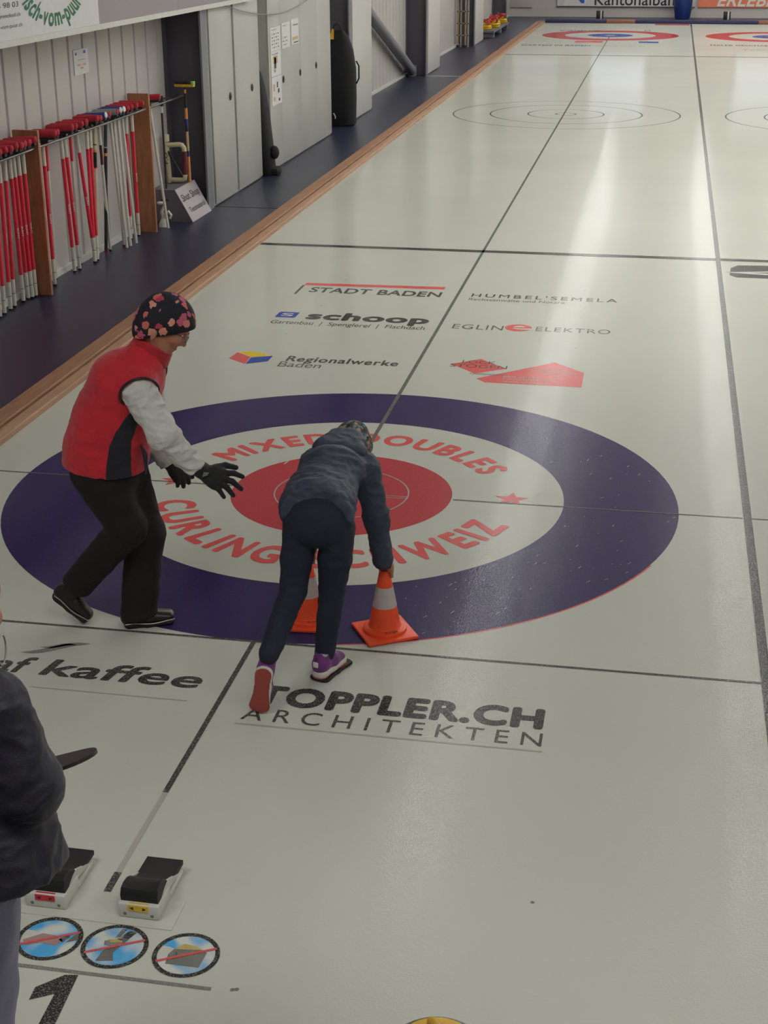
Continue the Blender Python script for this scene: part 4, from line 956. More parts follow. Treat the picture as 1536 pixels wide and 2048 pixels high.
def patterned(name, base, cols, scale=30, thr=(0.28, 0.34), rough=0.8):
    t = NT(name); co = t.coord()
    wz = t.add('ShaderNodeTexNoise'); wz.inputs['Scale'].default_value = scale * 2.2; wz.inputs['Detail'].default_value = 1; t.link(co, wz.inputs['Vector'])
    wa = t.add('ShaderNodeVectorMath', operation='MULTIPLY_ADD'); t.link(wz.outputs['Color'], wa.inputs[0]); wa.inputs[1].default_value = (0.5 / scale,) * 3; t.link(co, wa.inputs[2])
    v = t.add('ShaderNodeTexVoronoi'); v.inputs['Scale'].default_value = scale; t.link(wa.outputs[0], v.inputs['Vector'])
    sep = t.add('ShaderNodeSeparateColor'); t.link(v.outputs['Color'], sep.inputs[0])
    n = len(cols); pick = t.ramp(sep.outputs[0], [((i + 0.0) / n, c) for i, c in enumerate(cols)], 'CONSTANT')
    nz = t.noise(scale * 1.6, 2, co); ad = t.add('ShaderNodeMath', operation='MULTIPLY_ADD'); t.link(nz, ad.inputs[0]); ad.inputs[1].default_value = 0.25; t.link(v.outputs['Distance'], ad.inputs[2])
    msk = t.ramp(ad.outputs[0], [(thr[0] + 0.1, (1, 1, 1)), (thr[1] + 0.1, (0, 0, 0))])
    gate = t.add('ShaderNodeMath', operation='GREATER_THAN'); t.link(sep.outputs[1], gate.inputs[0]); gate.inputs[1].default_value = 0.16
    mm = t.add('ShaderNodeMath', operation='MULTIPLY'); t.link(msk, mm.inputs[0]); t.link(gate.outputs[0], mm.inputs[1])
    t.color(t.mix(mm.outputs[0], base, pick)); t.b.inputs['Roughness'].default_value = rough
    t.bump(t.noise(240, 2, co), 0.2, 0.003); return t.m
def head_volume(v, H, hf, hl, hu, s=1.0):
    """skull, jaw, nose, lips, ears on head frame (forward, left, up)"""
    L = lambda f, l, u: np.array(H) + (np.array(hf) * f + np.array(hl) * l + np.array(hu) * u) * s
    A = np.array([hf, hl, hu])
    v.ell(L(-0.005, 0, 0.025), (0.096 * s, 0.074 * s, 0.092 * s), A, 0.02)
    v.ell(L(0.035, 0, -0.03), (0.062 * s, 0.060 * s, 0.085 * s), A, 0.03)
    v.seg(L(0.055, 0.018, -0.10), L(0.055, -0.018, -0.10), 0.024 * s, k=0.03)           # chin
    v.seg(L(-0.015, 0.052, -0.065), L(0.05, 0.022, -0.098), 0.018 * s, k=0.03); v.seg(L(-0.015, -0.052, -0.065), L(0.05, -0.022, -0.098), 0.018 * s, k=0.03)
    v.seg(L(0.086, 0.03, 0.014), L(0.086, -0.03, 0.014), 0.012 * s, k=0.02)              # brow
    v.ell(L(0.066, 0.045, -0.032), (0.02 * s, 0.02 * s, 0.018 * s), A, 0.02); v.ell(L(0.066, -0.045, -0.032), (0.02 * s, 0.02 * s, 0.018 * s), A, 0.02)
    v.ell(L(0.094, 0.031, -0.008), (0.014 * s, 0.015 * s, 0.011 * s), A, 0.012, True); v.ell(L(0.094, -0.031, -0.008), (0.014 * s, 0.015 * s, 0.011 * s), A, 0.012, True)
    v.seg(L(0.090, 0, 0.002), L(0.113, 0, -0.042), 0.008 * s, 0.0105 * s, k=0.012)       # nose
    v.seg(L(0.098, 0.011, -0.047), L(0.098, -0.011, -0.047), 0.008 * s, k=0.008)
    v.seg(L(0.087, 0.018, -0.070), L(0.087, -0.018, -0.070), (0.007 * s, 0.006 * s), u=hu, k=0.008); v.seg(L(0.084, 0.016, -0.082), L(0.084, -0.016, -0.082), 0.007 * s, k=0.006)
    v.ell(L(0.096, 0, -0.0757), (0.012 * s, 0.022 * s, 0.002 * s), A, 0.003, True)
    for q in (1, -1):
        v.ell(L(-0.012, 0.076 * q, -0.012), (0.017 * s, 0.007 * s, 0.031 * s), A, 0.008); v.ell(L(-0.008, 0.084 * q, -0.010), (0.009 * s, 0.005 * s, 0.018 * s), A, 0.004, True)
    return L
def eyes(L, hf, hl, hu, par, s=1.0):
    for q in (1, -1):
        b = MB(); b.sphere(tuple(L(0.077, 0.031 * q, -0.008)), 0.0125 * s, u=14, v=10); e = b.build('eye', M['eye_white'], par, True)
        b = MB(); b.sphere(tuple(L(0.0855, 0.031 * q, -0.009)), 0.0058 * s, u=10, v=8); b.build('iris', M['hair'], e, True)
def hand_volume(v, wrist, palm, tips, knuckles, thumb, r=0.0105, bend=None, normal=(0, 0, 1)):
    """palm slab, four fingers with a knuckle bend, thumb leaving the side of the palm"""
    wrist = np.array(wrist, float); palm = np.array(palm, float); nrm = unit(normal)
    for i, (kn, tp) in enumerate(zip(knuckles, tips)):
        kn = np.array(kn, float); tp = np.array(tp, float); L = np.linalg.norm(tp - kn)
        mid = kn + (tp - kn) * 0.48 + nrm * 0.14 * L
        rr = r * (1.0, 1.04, 1.0, 0.88)[i]
        v.seg(wrist + (kn - wrist) * 0.25, kn, r * 1.25, r * 1.25, k=0.012)
        v.seg(kn, mid, rr * 1.08, rr, k=0.004); v.seg(mid, tp, rr, rr * 0.82, k=0.003)
    t0, t1, t2 = [np.array(q, float) for q in thumb]
    v.seg(t0, t1, r * 1.45, r * 1.15, k=0.012); v.seg(t1, t2, r * 1.12, r * 0.9, k=0.003)

# ================================================================== person in the red vest
def red_vest_person():
    P = thing('person', 'person in red vest and black trousers stepping forward with a gloved hand held out', 'person', (0, 0, 0))
    yaw = math.radians(16); F = np.array([math.cos(yaw), math.sin(yaw), 0]); Lf = np.array([-math.sin(yaw), math.cos(yaw), 0]); U = np.array([0, 0, 1.0])
    pel = np.array([-0.625, -1.795, 0.80]); waist = np.array([-0.590, -1.795, 0.955]); chest = np.array([-0.522, -1.785, 1.13]); nb = np.array([-0.440, -1.765, 1.265])
    H = np.array([-0.350, -1.740, 1.395]); pt = math.radians(33)
    hf = F * math.cos(pt) - U * math.sin(pt); hu = F * math.sin(pt) + U * math.cos(pt); hl = Lf
    Rs = np.array([-0.412, -1.945, 1.165]); Re = np.array([-0.308, -1.965, 0.985]); Rw = np.array([-0.203, -1.905, 0.832])
    Ls = Rs + Lf * 0.33 + F * 0.02; Le = np.array([-0.500, -1.600, 0.850]); Lw = np.array([-0.425, -1.590, 0.728])
    Rh = np.array([-0.640, -1.875, 0.77]); Rk = np.array([-0.532, -1.865, 0.515]); Ra = np.array([-0.805, -1.81, 0.205])
    Lh = np.array([-0.610, -1.715, 0.77]); Lk = np.array([-0.512, -1.715, 0.43]); La = np.array([-0.548, -1.762, 0.075])
    # body
    v = Vol(0.03); L = head_volume(v, H, hf, hl, hu)
    v.seg(nb - U * 0.03, H - hu * 0.05 - hf * 0.02, 0.052, 0.048)
    v.chain([pel, waist, chest, nb - U * 0.04], [(0.115, 0.14), (0.10, 0.125), (0.11, 0.15), (0.06, 0.08)], F)
    for s_, e_, w_ in ((Rs, Re, Rw), (Ls, Le, Lw)): v.chain([s_, e_, w_], [0.044, 0.036, 0.026])
    for h_, k_, a_ in ((Rh, Rk, Ra), (Lh, Lk, La)): v.chain([h_, k_, a_], [0.08, 0.052, 0.034])
    body = v.mesh('body', M['skin'], P, 0.006); eyes(L, hf, hl, hu, P)
    b = MB(); b.tube([tuple(L(0.0895, 0.017, -0.0757)), tuple(L(0.094, 0.0, -0.0757)), tuple(L(0.0895, -0.017, -0.0757))], 0.0042, 8); b.build('lips', M['lips'], P, True)
    # spectacles seen beyond the brow
    b = MB()
    for q in (1, -1):
        b.tube([tuple(L(0.110, (0.032 + 0.019 * math.cos(t)) * q, -0.010 + 0.015 * math.sin(t))) for t in [k * math.pi / 8 for k in range(17)]], 0.0014, 5, False)
        b.tube([tuple(L(0.108, 0.051 * q, -0.006)), tuple(L(-0.005, 0.078 * q, 0.002))], 0.0014, 5)
    b.tube([tuple(L(0.110, 0.013, -0.008)), tuple(L(0.110, -0.013, -0.008))], 0.0014, 5); b.build('spectacles', M['steel_dark'], P, True)
    # cap with flowers: shell over the skull
    v = Vol(0.02); A = np.array([hf, hl, hu])
    v.ell(L(0.0, 0, 0.022), (0.116, 0.094, 0.106), A); v.ell(L(-0.045, 0, -0.02), (0.078, 0.088, 0.085), A); v.ell(L(-0.045, 0, -0.065), (0.062, 0.080, 0.070), A); v.seg(L(0.088, 0.035, 0.036), L(0.088, -0.035, 0.036), 0.026)
    n = hf * 0.66 - hu * 0.78; v.cut(L(0.085, 0, 0.022), n)
    cap = v.mesh('cap', patterned('floral_cap', srgb(26, 24, 36), [srgb(206, 108, 100), srgb(216, 130, 116), srgb(186, 66, 84), srgb(196, 90, 120), srgb(222, 150, 126)], 25, (0.46, 0.50)), P, 0.006)
    for q in (1, -1):
        v = Vol(0.006); v.ell(L(-0.020, 0.0845 * q, -0.052), (0.011, 0.006, 0.024), A); v.mesh('ear', M['skin'], P, 0.004)
    v = Vol(0.01); v.ell(L(-0.072, 0, -0.055), (0.03, 0.055, 0.045), A); v.mesh('hair', M['hair'], P, 0.007)
    # vest: puffer body with standing collar
    v = Vol(0.04)
    v.chain([pel - U * 0.05 - F * 0.02, pel + U * 0.05, waist + U * 0.02, chest, nb - U * 0.035], [(0.178, 0.185), (0.175, 0.182), (0.162, 0.175), (0.150, 0.185), (0.085, 0.115)], F)
    v.seg(Rs + Lf * 0.05, Ls - Lf * 0.05, 0.075, 0.075)
    v.seg(nb - F * 0.005 - U * 0.03, nb + F * 0.040 + U * 0.045, (0.084, 0.075), (0.080, 0.070), F, 0.012)
    v.cut(pel - U * 0.022, unit((-0.10, 0, -1))); v.cut(nb + F * 0.03 + U * 0.055, unit(F * 0.55 + U * 0.83))
    def panel(V):
        f = (V - pel) @ F; z = V[:, 2]; lat = np.abs((V - pel) @ Lf)
        zz = np.array([0.60, 0.74, 0.84, 0.92, 0.98, 1.03, 1.08, 1.12]); back = np.array([-0.005, 0.0, 0.012, 0.03, 0.06, 0.095, 0.135, 0.16]); front = np.array([0.105, 0.108, 0.11, 0.118, 0.14, 0.16, 0.17, 0.165])
        b0 = np.interp(z, zz, back); f0 = np.interp(z, zz, front)
        return np.minimum(np.minimum(np.minimum(f - b0, f0 - f), lat - 0.06), 1.115 - z)
    vest = v.mesh('vest', split_mat('vest_cloth', 'panel', srgb(196, 28, 44), srgb(20, 22, 36)), P, 0.007, {'panel': panel}, [(0.004, (9, 9, 26), 'n'), (0.0035, (16, 16, 30), 'r')])
    v = Vol(0.012); v.seg(nb - U * 0.045 - F * 0.0, nb + F * 0.042 + U * 0.04, (0.092, 0.083), (0.086, 0.077), F); v.cut(nb + F * 0.03 + U * 0.050, unit(F * 0.50 + U * 0.86)); v.cut(nb - U * 0.028, -unit(F * 0.35 + U * 0.93))
    v.mesh('collar', cloth('vest_collar', srgb(172, 24, 38), 0.8, crease=3).m, vest, 0.006)  # vest red made darker, the collar's shade painted into its colour
    # armhole binding
    for S_, E_, q in ((Rs, Re, -1), (Ls, Le, 1)):
        d = unit(E_ - S_); nrm = unit(d * 0.62 + Lf * q * 0.8); c_ = unit(np.cross(nrm, U)); a = unit(np.cross(c_, nrm)); ctr = S_ + d * 0.012 + Lf * q * 0.012
        b = MB(); b.tube([tuple(ctr + (a * math.cos(t) * 0.083 + c_ * math.sin(t) * 0.080)) for t in [2 * math.pi * k / 28 for k in range(29)]], 0.006, 8, False); b.build('armhole_binding', M['black_plastic'], vest, True)
    # pocket slit and zip
    b = MB(); q0 = pel + F * 0.165 - Lf * 0.13; b.tube([tuple(q0 + U * 0.10 - F * 0.01), tuple(q0 + U * 0.06 + F * 0.004), tuple(q0 + U * 0.0 + F * 0.005), tuple(q0 - U * 0.03)], [0.004, 0.011, 0.008, 0.003], 8); b.build('pocket', M['ink'], vest, True)
    # sleeves
    for nm, S_, E_, W_ in (('sleeve', Rs, Re, Rw), ('sleeve', Ls, Le, Lw)):
        v = Vol(0.03); v.chain([S_, E_, W_ + unit(W_ - E_) * 0.02], [0.074, 0.062, 0.047]); d = unit(W_ - E_)
        q = -1 if S_ is Rs else 1; nrm = unit(unit(E_ - S_) * 0.62 + Lf * q * 0.8); v.cut(W_ + d * 0.010, d); v.cut(S_ + unit(E_ - S_) * 0.012 + Lf * q * 0.006, -nrm); v.mesh(nm, cloth('white_sleeve', srgb(206, 204, 198), 0.75, crease=5, var=0.04).m, P, 0.006, None, [(0.009, (15, 15, 24), 'r'), (0.004, (30, 30, 42), 'r')])
    # gloves
    blk = cloth('glove_black', srgb(17, 16, 17), 0.8, 300, 0.3).m
    v = Vol(0.012); Wr = Rw - unit(Rw - Re) * 0.0; pal = np.array([-0.130, -1.905, 0.795])
    kn = [(-0.082, -1.880, 0.800), (-0.084, -1.900, 0.784), (-0.096, -1.918, 0.770), (-0.114, -1.934, 0.760)]
    tp = [(-0.008, -1.872, 0.786), (-0.008, -1.900, 0.742), (-0.036, -1.925, 0.722), (-0.070, -1.945, 0.719)]
    v.seg(Rw - unit(Rw - Re) * 0.01, Rw + (pal - Rw) * 0.45, (0.038, 0.030), (0.042, 0.026), (0.2, 0.9, 0.4)); v.seg(pal + (-0.01, 0.008, 0.004), pal + (0.018, -0.002, -0.006), (0.046, 0.020), (0.048, 0.018), (-0.1, 0.75, 0.6))
    hand_volume(v, Rw, pal, tp, kn, [(-0.125, -1.875, 0.815), (-0.088, -1.845, 0.822), (-0.045, -1.838, 0.812)], 0.0125, normal=(0.3, -0.3, 0.8))
    g = v.mesh('glove', blk, P, 0.0045)
    b = MB(); b.prism([(-0.153, -1.939, 0.822), (-0.130, -1.941, 0.822), (-0.136, -1.944, 0.810), (-0.160, -1.942, 0.800)], (0, -0.003, 0.001)); b.build('glove_patch', M['steel_grey'], g, True)
    v = Vol(0.012); p2 = np.array([-0.385, -1.580, 0.676])
    v.seg(Lw + unit(Le - Lw) * 0.01, Lw + (p2 - Lw) * 0.6, (0.036, 0.030), (0.042, 0.026), (0.3, 0.9, 0.2)); v.seg(p2 - (0.008, 0, -0.010), p2 + (0.006, 0, -0.008), (0.044, 0.024), (0.044, 0.022), (0.5, 0.75, 0.3))
    kn = [p2 + (0.030, 0.030, -0.004), p2 + (0.024, 0.008, -0.016), p2 + (0.014, -0.012, -0.024), p2 + (0.0, -0.030, -0.026)]
    tp = [p2 + (0.052, 0.026, -0.030), p2 + (0.040, 0.006, -0.050), p2 + (0.022, -0.014, -0.062), p2 + (0.0, -0.030, -0.055)]
    hand_volume(v, Lw, p2, tp, kn, [p2 + (0.0, 0.042, 0.022), p2 + (0.034, 0.052, 0.018), p2 + (0.060, 0.044, 0.004)], 0.0125, normal=(0.7, 0, 0.3)); g2 = v.mesh('glove', blk, P, 0.0045)
    d = unit(Lw - Le); b = MB(); a_ = unit(np.cross(d, U)); c_ = np.cross(d, a_); b.tube([tuple(Lw - d * 0.004 + (a_ * math.cos(t) + c_ * math.sin(t)) * 0.041) for t in [2 * math.pi * k / 20 for k in range(21)]], 0.0035, 6, False); b.build('cuff_edge', M['alu'], g2, True)
    # trousers
    v = Vol(0.035)
    v.seg(pel + U * 0.05, pel - U * 0.05 - F * 0.005, (0.138, 0.150), (0.140, 0.158), F)
    v.chain([Lh, Lk, La + (0.0, 0.0, -0.02)], [(0.118, 0.105), (0.085, 0.083), (0.082, 0.075)], F)
    v.chain([Rh - F * 0.01, Rk, Ra + unit(Ra - Rk) * 0.03], [(0.112, 0.105), (0.080, 0.080), (0.070, 0.068)], F)
    v.cut((0, 0, 0.048), unit((0.12, 0, -1)) * 1.0) if False else v.cut(np.array([-0.55, -1.76, 0.046]), (0.14, 0, -1)); v.cut(Ra + unit(Ra - Rk) * 0.012, unit(Ra - Rk))
    tr = v.mesh('trousers', cloth('black_trousers', srgb(17, 14, 15), 0.85, sheen=0.0, crease=4).m, P, 0.008, None, [(0.005, (10, 10, 13), 'r')])
    # shoes
    def shoe(heel, toe, up, ankle, mat):
        heel, toe, up, ankle = [np.array(x, float) for x in (heel, toe, up, ankle)]; d = unit(toe - heel); up = unit(up - d * (up @ d)); sd = np.cross(up, d); Ln = np.linalg.norm(toe - heel)
        v = Vol(0.02); v.seg(heel + d * 0.035 + up * 0.042, heel + d * Ln * 0.45 + up * 0.045, (0.034, 0.034), (0.036, 0.038), sd); v.seg(heel + d * Ln * 0.45 + up * 0.042, toe - d * 0.045 + up * 0.034, (0.041, 0.036), (0.040, 0.024), sd)
        v.seg(heel + d * 0.045 + up * 0.05, ankle, 0.038, 0.04); v.cut(heel + up * 0.010, -up); s1 = v.mesh('shoe', mat, P, 0.005)
        v = Vol(0.012); v.seg(heel + d * 0.036 + up * 0.012, heel + d * Ln * 0.45 + up * 0.012, (0.038, 0.024), (0.036, 0.024), sd); v.seg(heel + d * Ln * 0.45 + up * 0.012, toe - d * 0.045 + up * 0.012, (0.042, 0.024), (0.043, 0.022), sd)
        v.cut(heel + up * 0.022, up); v.cut(heel, -up); v.mesh('sole', M['rubber'], s1, 0.0045)
        b = MB(); b.tube([tuple(heel + d * t * Ln + up * (0.024 + 0.004 * math.sin(t * 9)) - sd * (0.0385 + 0.005 * math.sin(t * 3.1)) * (1 if t < 0.85 else 0.86)) for t in [0.06 + 0.84 * k / 12 for k in range(13)]], 0.0028, 6); b.build('welt', M['alu'], s1, True)
        return s1
    leather = plain('shoe_leather', srgb(30, 27, 26), 0.32)
    shoe((-0.622, -1.800, 0.002), (-0.385, -1.690, 0.002), (0, 0, 1), La + (0, 0, 0.02), leather)
    shoe((-0.940, -1.82, 0.150), (-0.775, -1.775, -0.012), (0.62, 0.1, 0.75), Ra, leather)
    return P
red_vest_person()

# ================================================================== child bending to the cones
def crouching_child():
    P = thing('person', 'person in blue grey hooded jacket bending down to hold a traffic cone', 'person', (0, 0, 0))
    F = unit((0.10, 1, 0)); R = np.array([F[1], -F[0], 0]); U = np.array([0, 0, 1.0])
    pel = np.array([0.358, -2.055, 0.665]); waist = np.array([0.338, -1.930, 0.745]); chest = np.array([0.352, -1.765, 0.790]); nk = np.array([0.362, -1.600, 0.815])
    H = np.array([0.378, -1.495, 0.798])
    Rs = np.array([0.470, -1.665, 0.775]); Re = np.array([0.522, -1.690, 0.575]); Rw = np.array([0.550, -1.690, 0.382])
    Ls = np.array([0.250, -1.665, 0.780]); Le = np.array([0.225, -1.640, 0.575]); Lw = np.array([0.197, -1.625, 0.385])
    Rh = np.array([0.434, -2.055, 0.66]); Rk = np.array([0.402, -2.035, 0.378]); Ra = np.array([0.373, -2.075, 0.105])
    Lh = np.array([0.281, -2.055, 0.66]); Lk = np.array([0.258, -2.120, 0.400]); La = np.array([0.222, -2.385, 0.243])
    pt = math.radians(58); hf = F * math.cos(pt) - U * math.sin(pt); hu = F * math.sin(pt) + U * math.cos(pt); hl = -R; s = 0.90
    v = Vol(0.03); L = head_volume(v, H, hf, hl, hu, s); v.seg(nk, H - hu * 0.05, 0.042, 0.040)
    v.chain([pel + (0, 0.03, 0.05), waist, chest, nk], [(0.10, 0.07), (0.10, 0.07), (0.115, 0.08), (0.07, 0.055)], R)
    for a_, b_, c_ in ((Rs, Re, Rw), (Ls, Le, Lw)): v.chain([a_, b_, c_], [0.038, 0.032, 0.024])
    for a_, b_, c_ in ((Rh, Rk, Ra), (Lh, Lk, La)): v.chain([a_, b_, c_], [0.05, 0.040, 0.030])
    def grip(c, wr, q):
        top = np.array([c[0], c[1], 0.303]); pal = top + (0.005 * q, -0.004, 0.028)
        v.seg(wr, pal, (0.026, 0.02), (0.032, 0.017), R); v.seg(pal + (-0.012, 0, 0), pal + (0.012, 0, 0), (0.03, 0.016), k=0.012, u=(0, 1, 0)) if False else v.ell(pal, (0.034, 0.036, 0.017), None, 0.012)
        kn = [top + (x, 0.026, 0.024) for x in (-0.024, -0.008, 0.009, 0.025)]; tp = [top + (x * 1.02, 0.033, -0.030 - e) for x, e in ((-0.024, 0.0), (-0.008, 0.008), (0.009, 0.005), (0.024, -0.004))]
        if q < 0: pass
        hand_volume(v, wr, pal, tp, kn, [pal + (0.024 * q, -0.016, 0.0), top + (0.034 * q, -0.014, 0.004), top + (0.033 * q, -0.006, -0.026)], 0.0085, normal=(0, 0.9, 0.2))
    grip(C1, Rw, 1); grip(C2, Lw, -1)
    v.mesh('body', M['skin'], P, 0.006); eyes(L, hf, hl, hu, P, s)
    v = Vol(0.01); A = np.array([hf, hl, hu]); v.ell(L(-0.03, 0, 0.0), (0.082, 0.078, 0.095), A); v.cut(L(0.03, 0, -0.04), unit(hf * 0.9 - hu * 0.4)); v.mesh('hair', M['hair'], P, 0.007)
    v = Vol(0.02); v.ell(L(-0.006, 0, 0.028), (0.104, 0.082, 0.096), A); v.ell(L(-0.06, 0.050, 0.070), (0.03, 0.026, 0.03), A); v.ell(L(-0.055, -0.03, 0.085), (0.028, 0.03, 0.024), A)
    v.cut(L(0.08, 0, 0.015), unit(hf * 0.55 - hu * 0.83)); v.fold = waves((0.004, (60, 20, 40), 0, (30, 20, 10)))
    v.mesh('cap', patterned('bandana', srgb(52, 70, 74), [srgb(170, 92, 52), srgb(104, 130, 134), srgb(190, 140, 100), srgb(26, 32, 38), srgb(140, 156, 140), srgb(110, 66, 50)], 58, (0.52, 0.60)), P, 0.006)
    jm = cloth('jacket_blue_grey', srgb(48, 56, 74), 0.62, 240, 0.3, 0.0, 0.08, 5, 16).m
    v = Vol(0.035)
    hem = np.array([0.362, -2.115, 0.715])
    v.chain([hem, (0.345, -2.02, 0.745), waist + (0, 0, 0.015), chest + (0, 0, 0.012), (0.358, -1.655, 0.795)], [(0.150, 0.118), (0.146, 0.108), (0.138, 0.098), (0.132, 0.095), (0.105, 0.075)], R)
    v.seg(Rs + (-0.03, 0, 0.01), Ls + (0.03, 0, 0.01), 0.066, 0.066)
    for q, a_, b_, c_ in ((1, Rs, Re, Rw), (-1, Ls, Le, Lw)): v.chain([a_, b_, c_ + (0, 0, -0.012)], [0.064, 0.052, 0.044])
    ax = unit(np.array(hem) - waist)
    v.cut(hem + (0, -0.005, 0.0), unit(np.array([0, -0.90, 0.22]))); v.cut(hem + (0, -0.005, 0.0), unit(np.array([0, -0.62, -0.78])), lambda P: P[..., 1] < -1.80)
    jk = v.mesh('jacket', jm, P, 0.007, None, [(0.007, (9, 17, 20), 'r'), (0.0045, (24, 30, 34), 'r')])
    v = Vol(0.03)
    v.seg((0.285, -1.660, 0.862), (0.440, -1.675, 0.857), (0.055, 0.040), (0.055, 0.040), (0, 1, 0.1)); v.seg((0.315, -1.590, 0.872), (0.420, -1.595, 0.868), (0.062, 0.038), (0.062, 0.038), (0, 1, 0.15)); v.seg((0.350, -1.545, 0.872), (0.392, -1.540, 0.870), 0.034)
    v.mesh('hood', jm, jk, 0.006, None, [(0.007, (14, 14, 14), 'r')])
    # hem band
    # trousers
    tm = cloth('navy_trousers', srgb(24, 29, 48), 0.8, 260, 0.3, 0.0, 0.1, 4, 18).m
    v = Vol(0.03); v.seg(pel + (0, 0.06, 0.07), pel + (0, -0.012, 0.03), (0.132, 0.105), (0.143, 0.112), R)
    v.chain([Rh, Rk + (Rh - Rk) * 0.5, Rk, Ra], [(0.070, 0.086), (0.069, 0.072), 0.056, 0.043], R, 0.010); v.chain([Lh, Lk + (Lh - Lk) * 0.5, Lk, La], [(0.070, 0.086), (0.066, 0.072), 0.056, 0.043], R, 0.010)
    v.cut((0.37, -2.07, 0.075), (0, 0, -1)) ; v.mesh('trousers', tm, P, 0.007, None, [(0.004, (14, 14, 20), 'r')])
    purple = cloth('shoe_mesh_purple', srgb(112, 44, 120), 0.7, 300, 0.4).m; sole_w = plain('sole_white', srgb(216, 206, 198), 0.5); sole_r = plain('sole_red_brown', srgb(150, 66, 56), 0.6, 0, 0.08, 30, 0.3, 120)
    def sneaker(heel, toe, up, ankle, sole_face=None, z=1.0):
        heel, toe, up, ankle = [np.array(x, float) for x in (heel, toe, up, ankle)]; d = unit(toe - heel); up = unit(up - d * (up @ d)); sd = np.cross(up, d); Ln = np.linalg.norm(toe - heel)
        v = Vol(0.02); v.seg(heel + d * 0.036 + up * 0.05, heel + d * Ln * 0.5 + up * 0.046, (0.031, 0.036), (0.034, 0.032), sd); v.seg(heel + d * Ln * 0.5 + up * 0.044, toe - d * 0.042 + up * 0.036, (0.037, 0.032), (0.034, 0.020), sd)
        v.seg(heel + d * 0.042 + up * 0.06, heel + (ankle - heel) * 0.85 + up * 0.02, 0.034, 0.034); v.cut(heel + up * 0.022, -up); v.cut(heel + up * 0.105, up); s1 = v.mesh('shoe', purple, P, 0.005)
        v = Vol(0.012); v.seg(heel + d * 0.034 + up * 0.018, heel + d * Ln * 0.45 + up * 0.018, (0.037, 0.03), (0.033, 0.03), sd); v.seg(heel + d * Ln * 0.45 + up * 0.018, toe - d * 0.04 + up * 0.018, (0.036, 0.03), (0.039, 0.026), sd)
        v.cut(heel + up * 0.034, up); v.cut(heel + up * 0.003, -up); so = v.mesh('midsole', sole_w, s1, 0.005)
        v = Vol(0.012); v.seg(heel + d * 0.034 + up * 0.006, heel + d * Ln * 0.45 + up * 0.006, (0.034, 0.03), (0.029, 0.03), sd); v.seg(heel + d * Ln * 0.45 + up * 0.006, toe - d * 0.045 + up * 0.006, (0.028, 0.03), (0.043, 0.030), sd)
        v.cut(heel + up * 0.006, up); v.cut(heel - up * 0.001, -up); v.mesh('outsole', sole_r, so, 0.004)
        b = MB(); b.tube([tuple(heel - d * 0.001 + up * 0.088 + sd * 0.007), tuple(heel - d * 0.005 + up * 0.115), tuple(heel + d * 0.01 + up * 0.118), tuple(heel + d * 0.014 + up * 0.09)], 0.005, 6); b.build('heel_loop', purple, s1, True)
        b = MB(); b.box((-0.012, -0.0015, -0.012), (0.012, 0.0015, 0.012), 0.003); o = b.build('heel_mark', M['ink_white'], s1, True)
        o.matrix_local = Matrix.Translation(Vector(heel + up * 0.07 - d * 0.0)) @ Matrix([list(sd), list(d), list(up)]).transposed().to_4x4()
        for t in (0.42, 0.50, 0.58, 0.66):
            b = MB(); c = heel + d * Ln * t + up * (0.080 - (t - 0.42) * 0.06); b.tube([tuple(c - sd * 0.022 - up * 0.008), tuple(c + up * 0.002), tuple(c + sd * 0.022 - up * 0.008)], 0.003, 6); b.build('lace', M['ink_white'], s1, True)
        v = Vol(0.01); v.seg(heel + d * 0.042 + up * 0.098, heel + d * 0.058 + up * 0.100, (0.030, 0.010), (0.030, 0.010), sd); v.mesh('lining', M['alu'], s1, 0.004)
        return s1
    sneaker((0.352, -2.150, 0.014), (0.425, -1.945, 0.014), (0, 0, 1), Ra)
    sneaker((0.216, -2.445, 0.212), (0.184, -2.445, -0.006), (-0.06, 0.92, 0.1), La)
    return P
crouching_child()
# slider under the child's right shoe
def slider():
    v = Vol(0.01); h0 = np.array([0.350, -2.155, 0.008]); t0 = np.array([0.432, -1.930, 0.008]); sd = unit(np.cross(t0 - h0, (0, 0, 1)))
    v.seg(h0 + (t0 - h0) * 0.14, h0 + (t0 - h0) * 0.5, (0.046, 0.02), (0.040, 0.02), sd); v.seg(h0 + (t0 - h0) * 0.5, h0 + (t0 - h0) * 0.90, (0.040, 0.02), (0.048, 0.02), sd)
    v.cut((0, 0, 0.0145), (0, 0, 1)); v.cut((0, 0, 0.0028), (0, 0, -1)); o = v.mesh('slider', M['rubber'], None, 0.004)
    tag(o, 'black sole shaped slider under the purple shoe standing on the ice', 'slider')
slider()

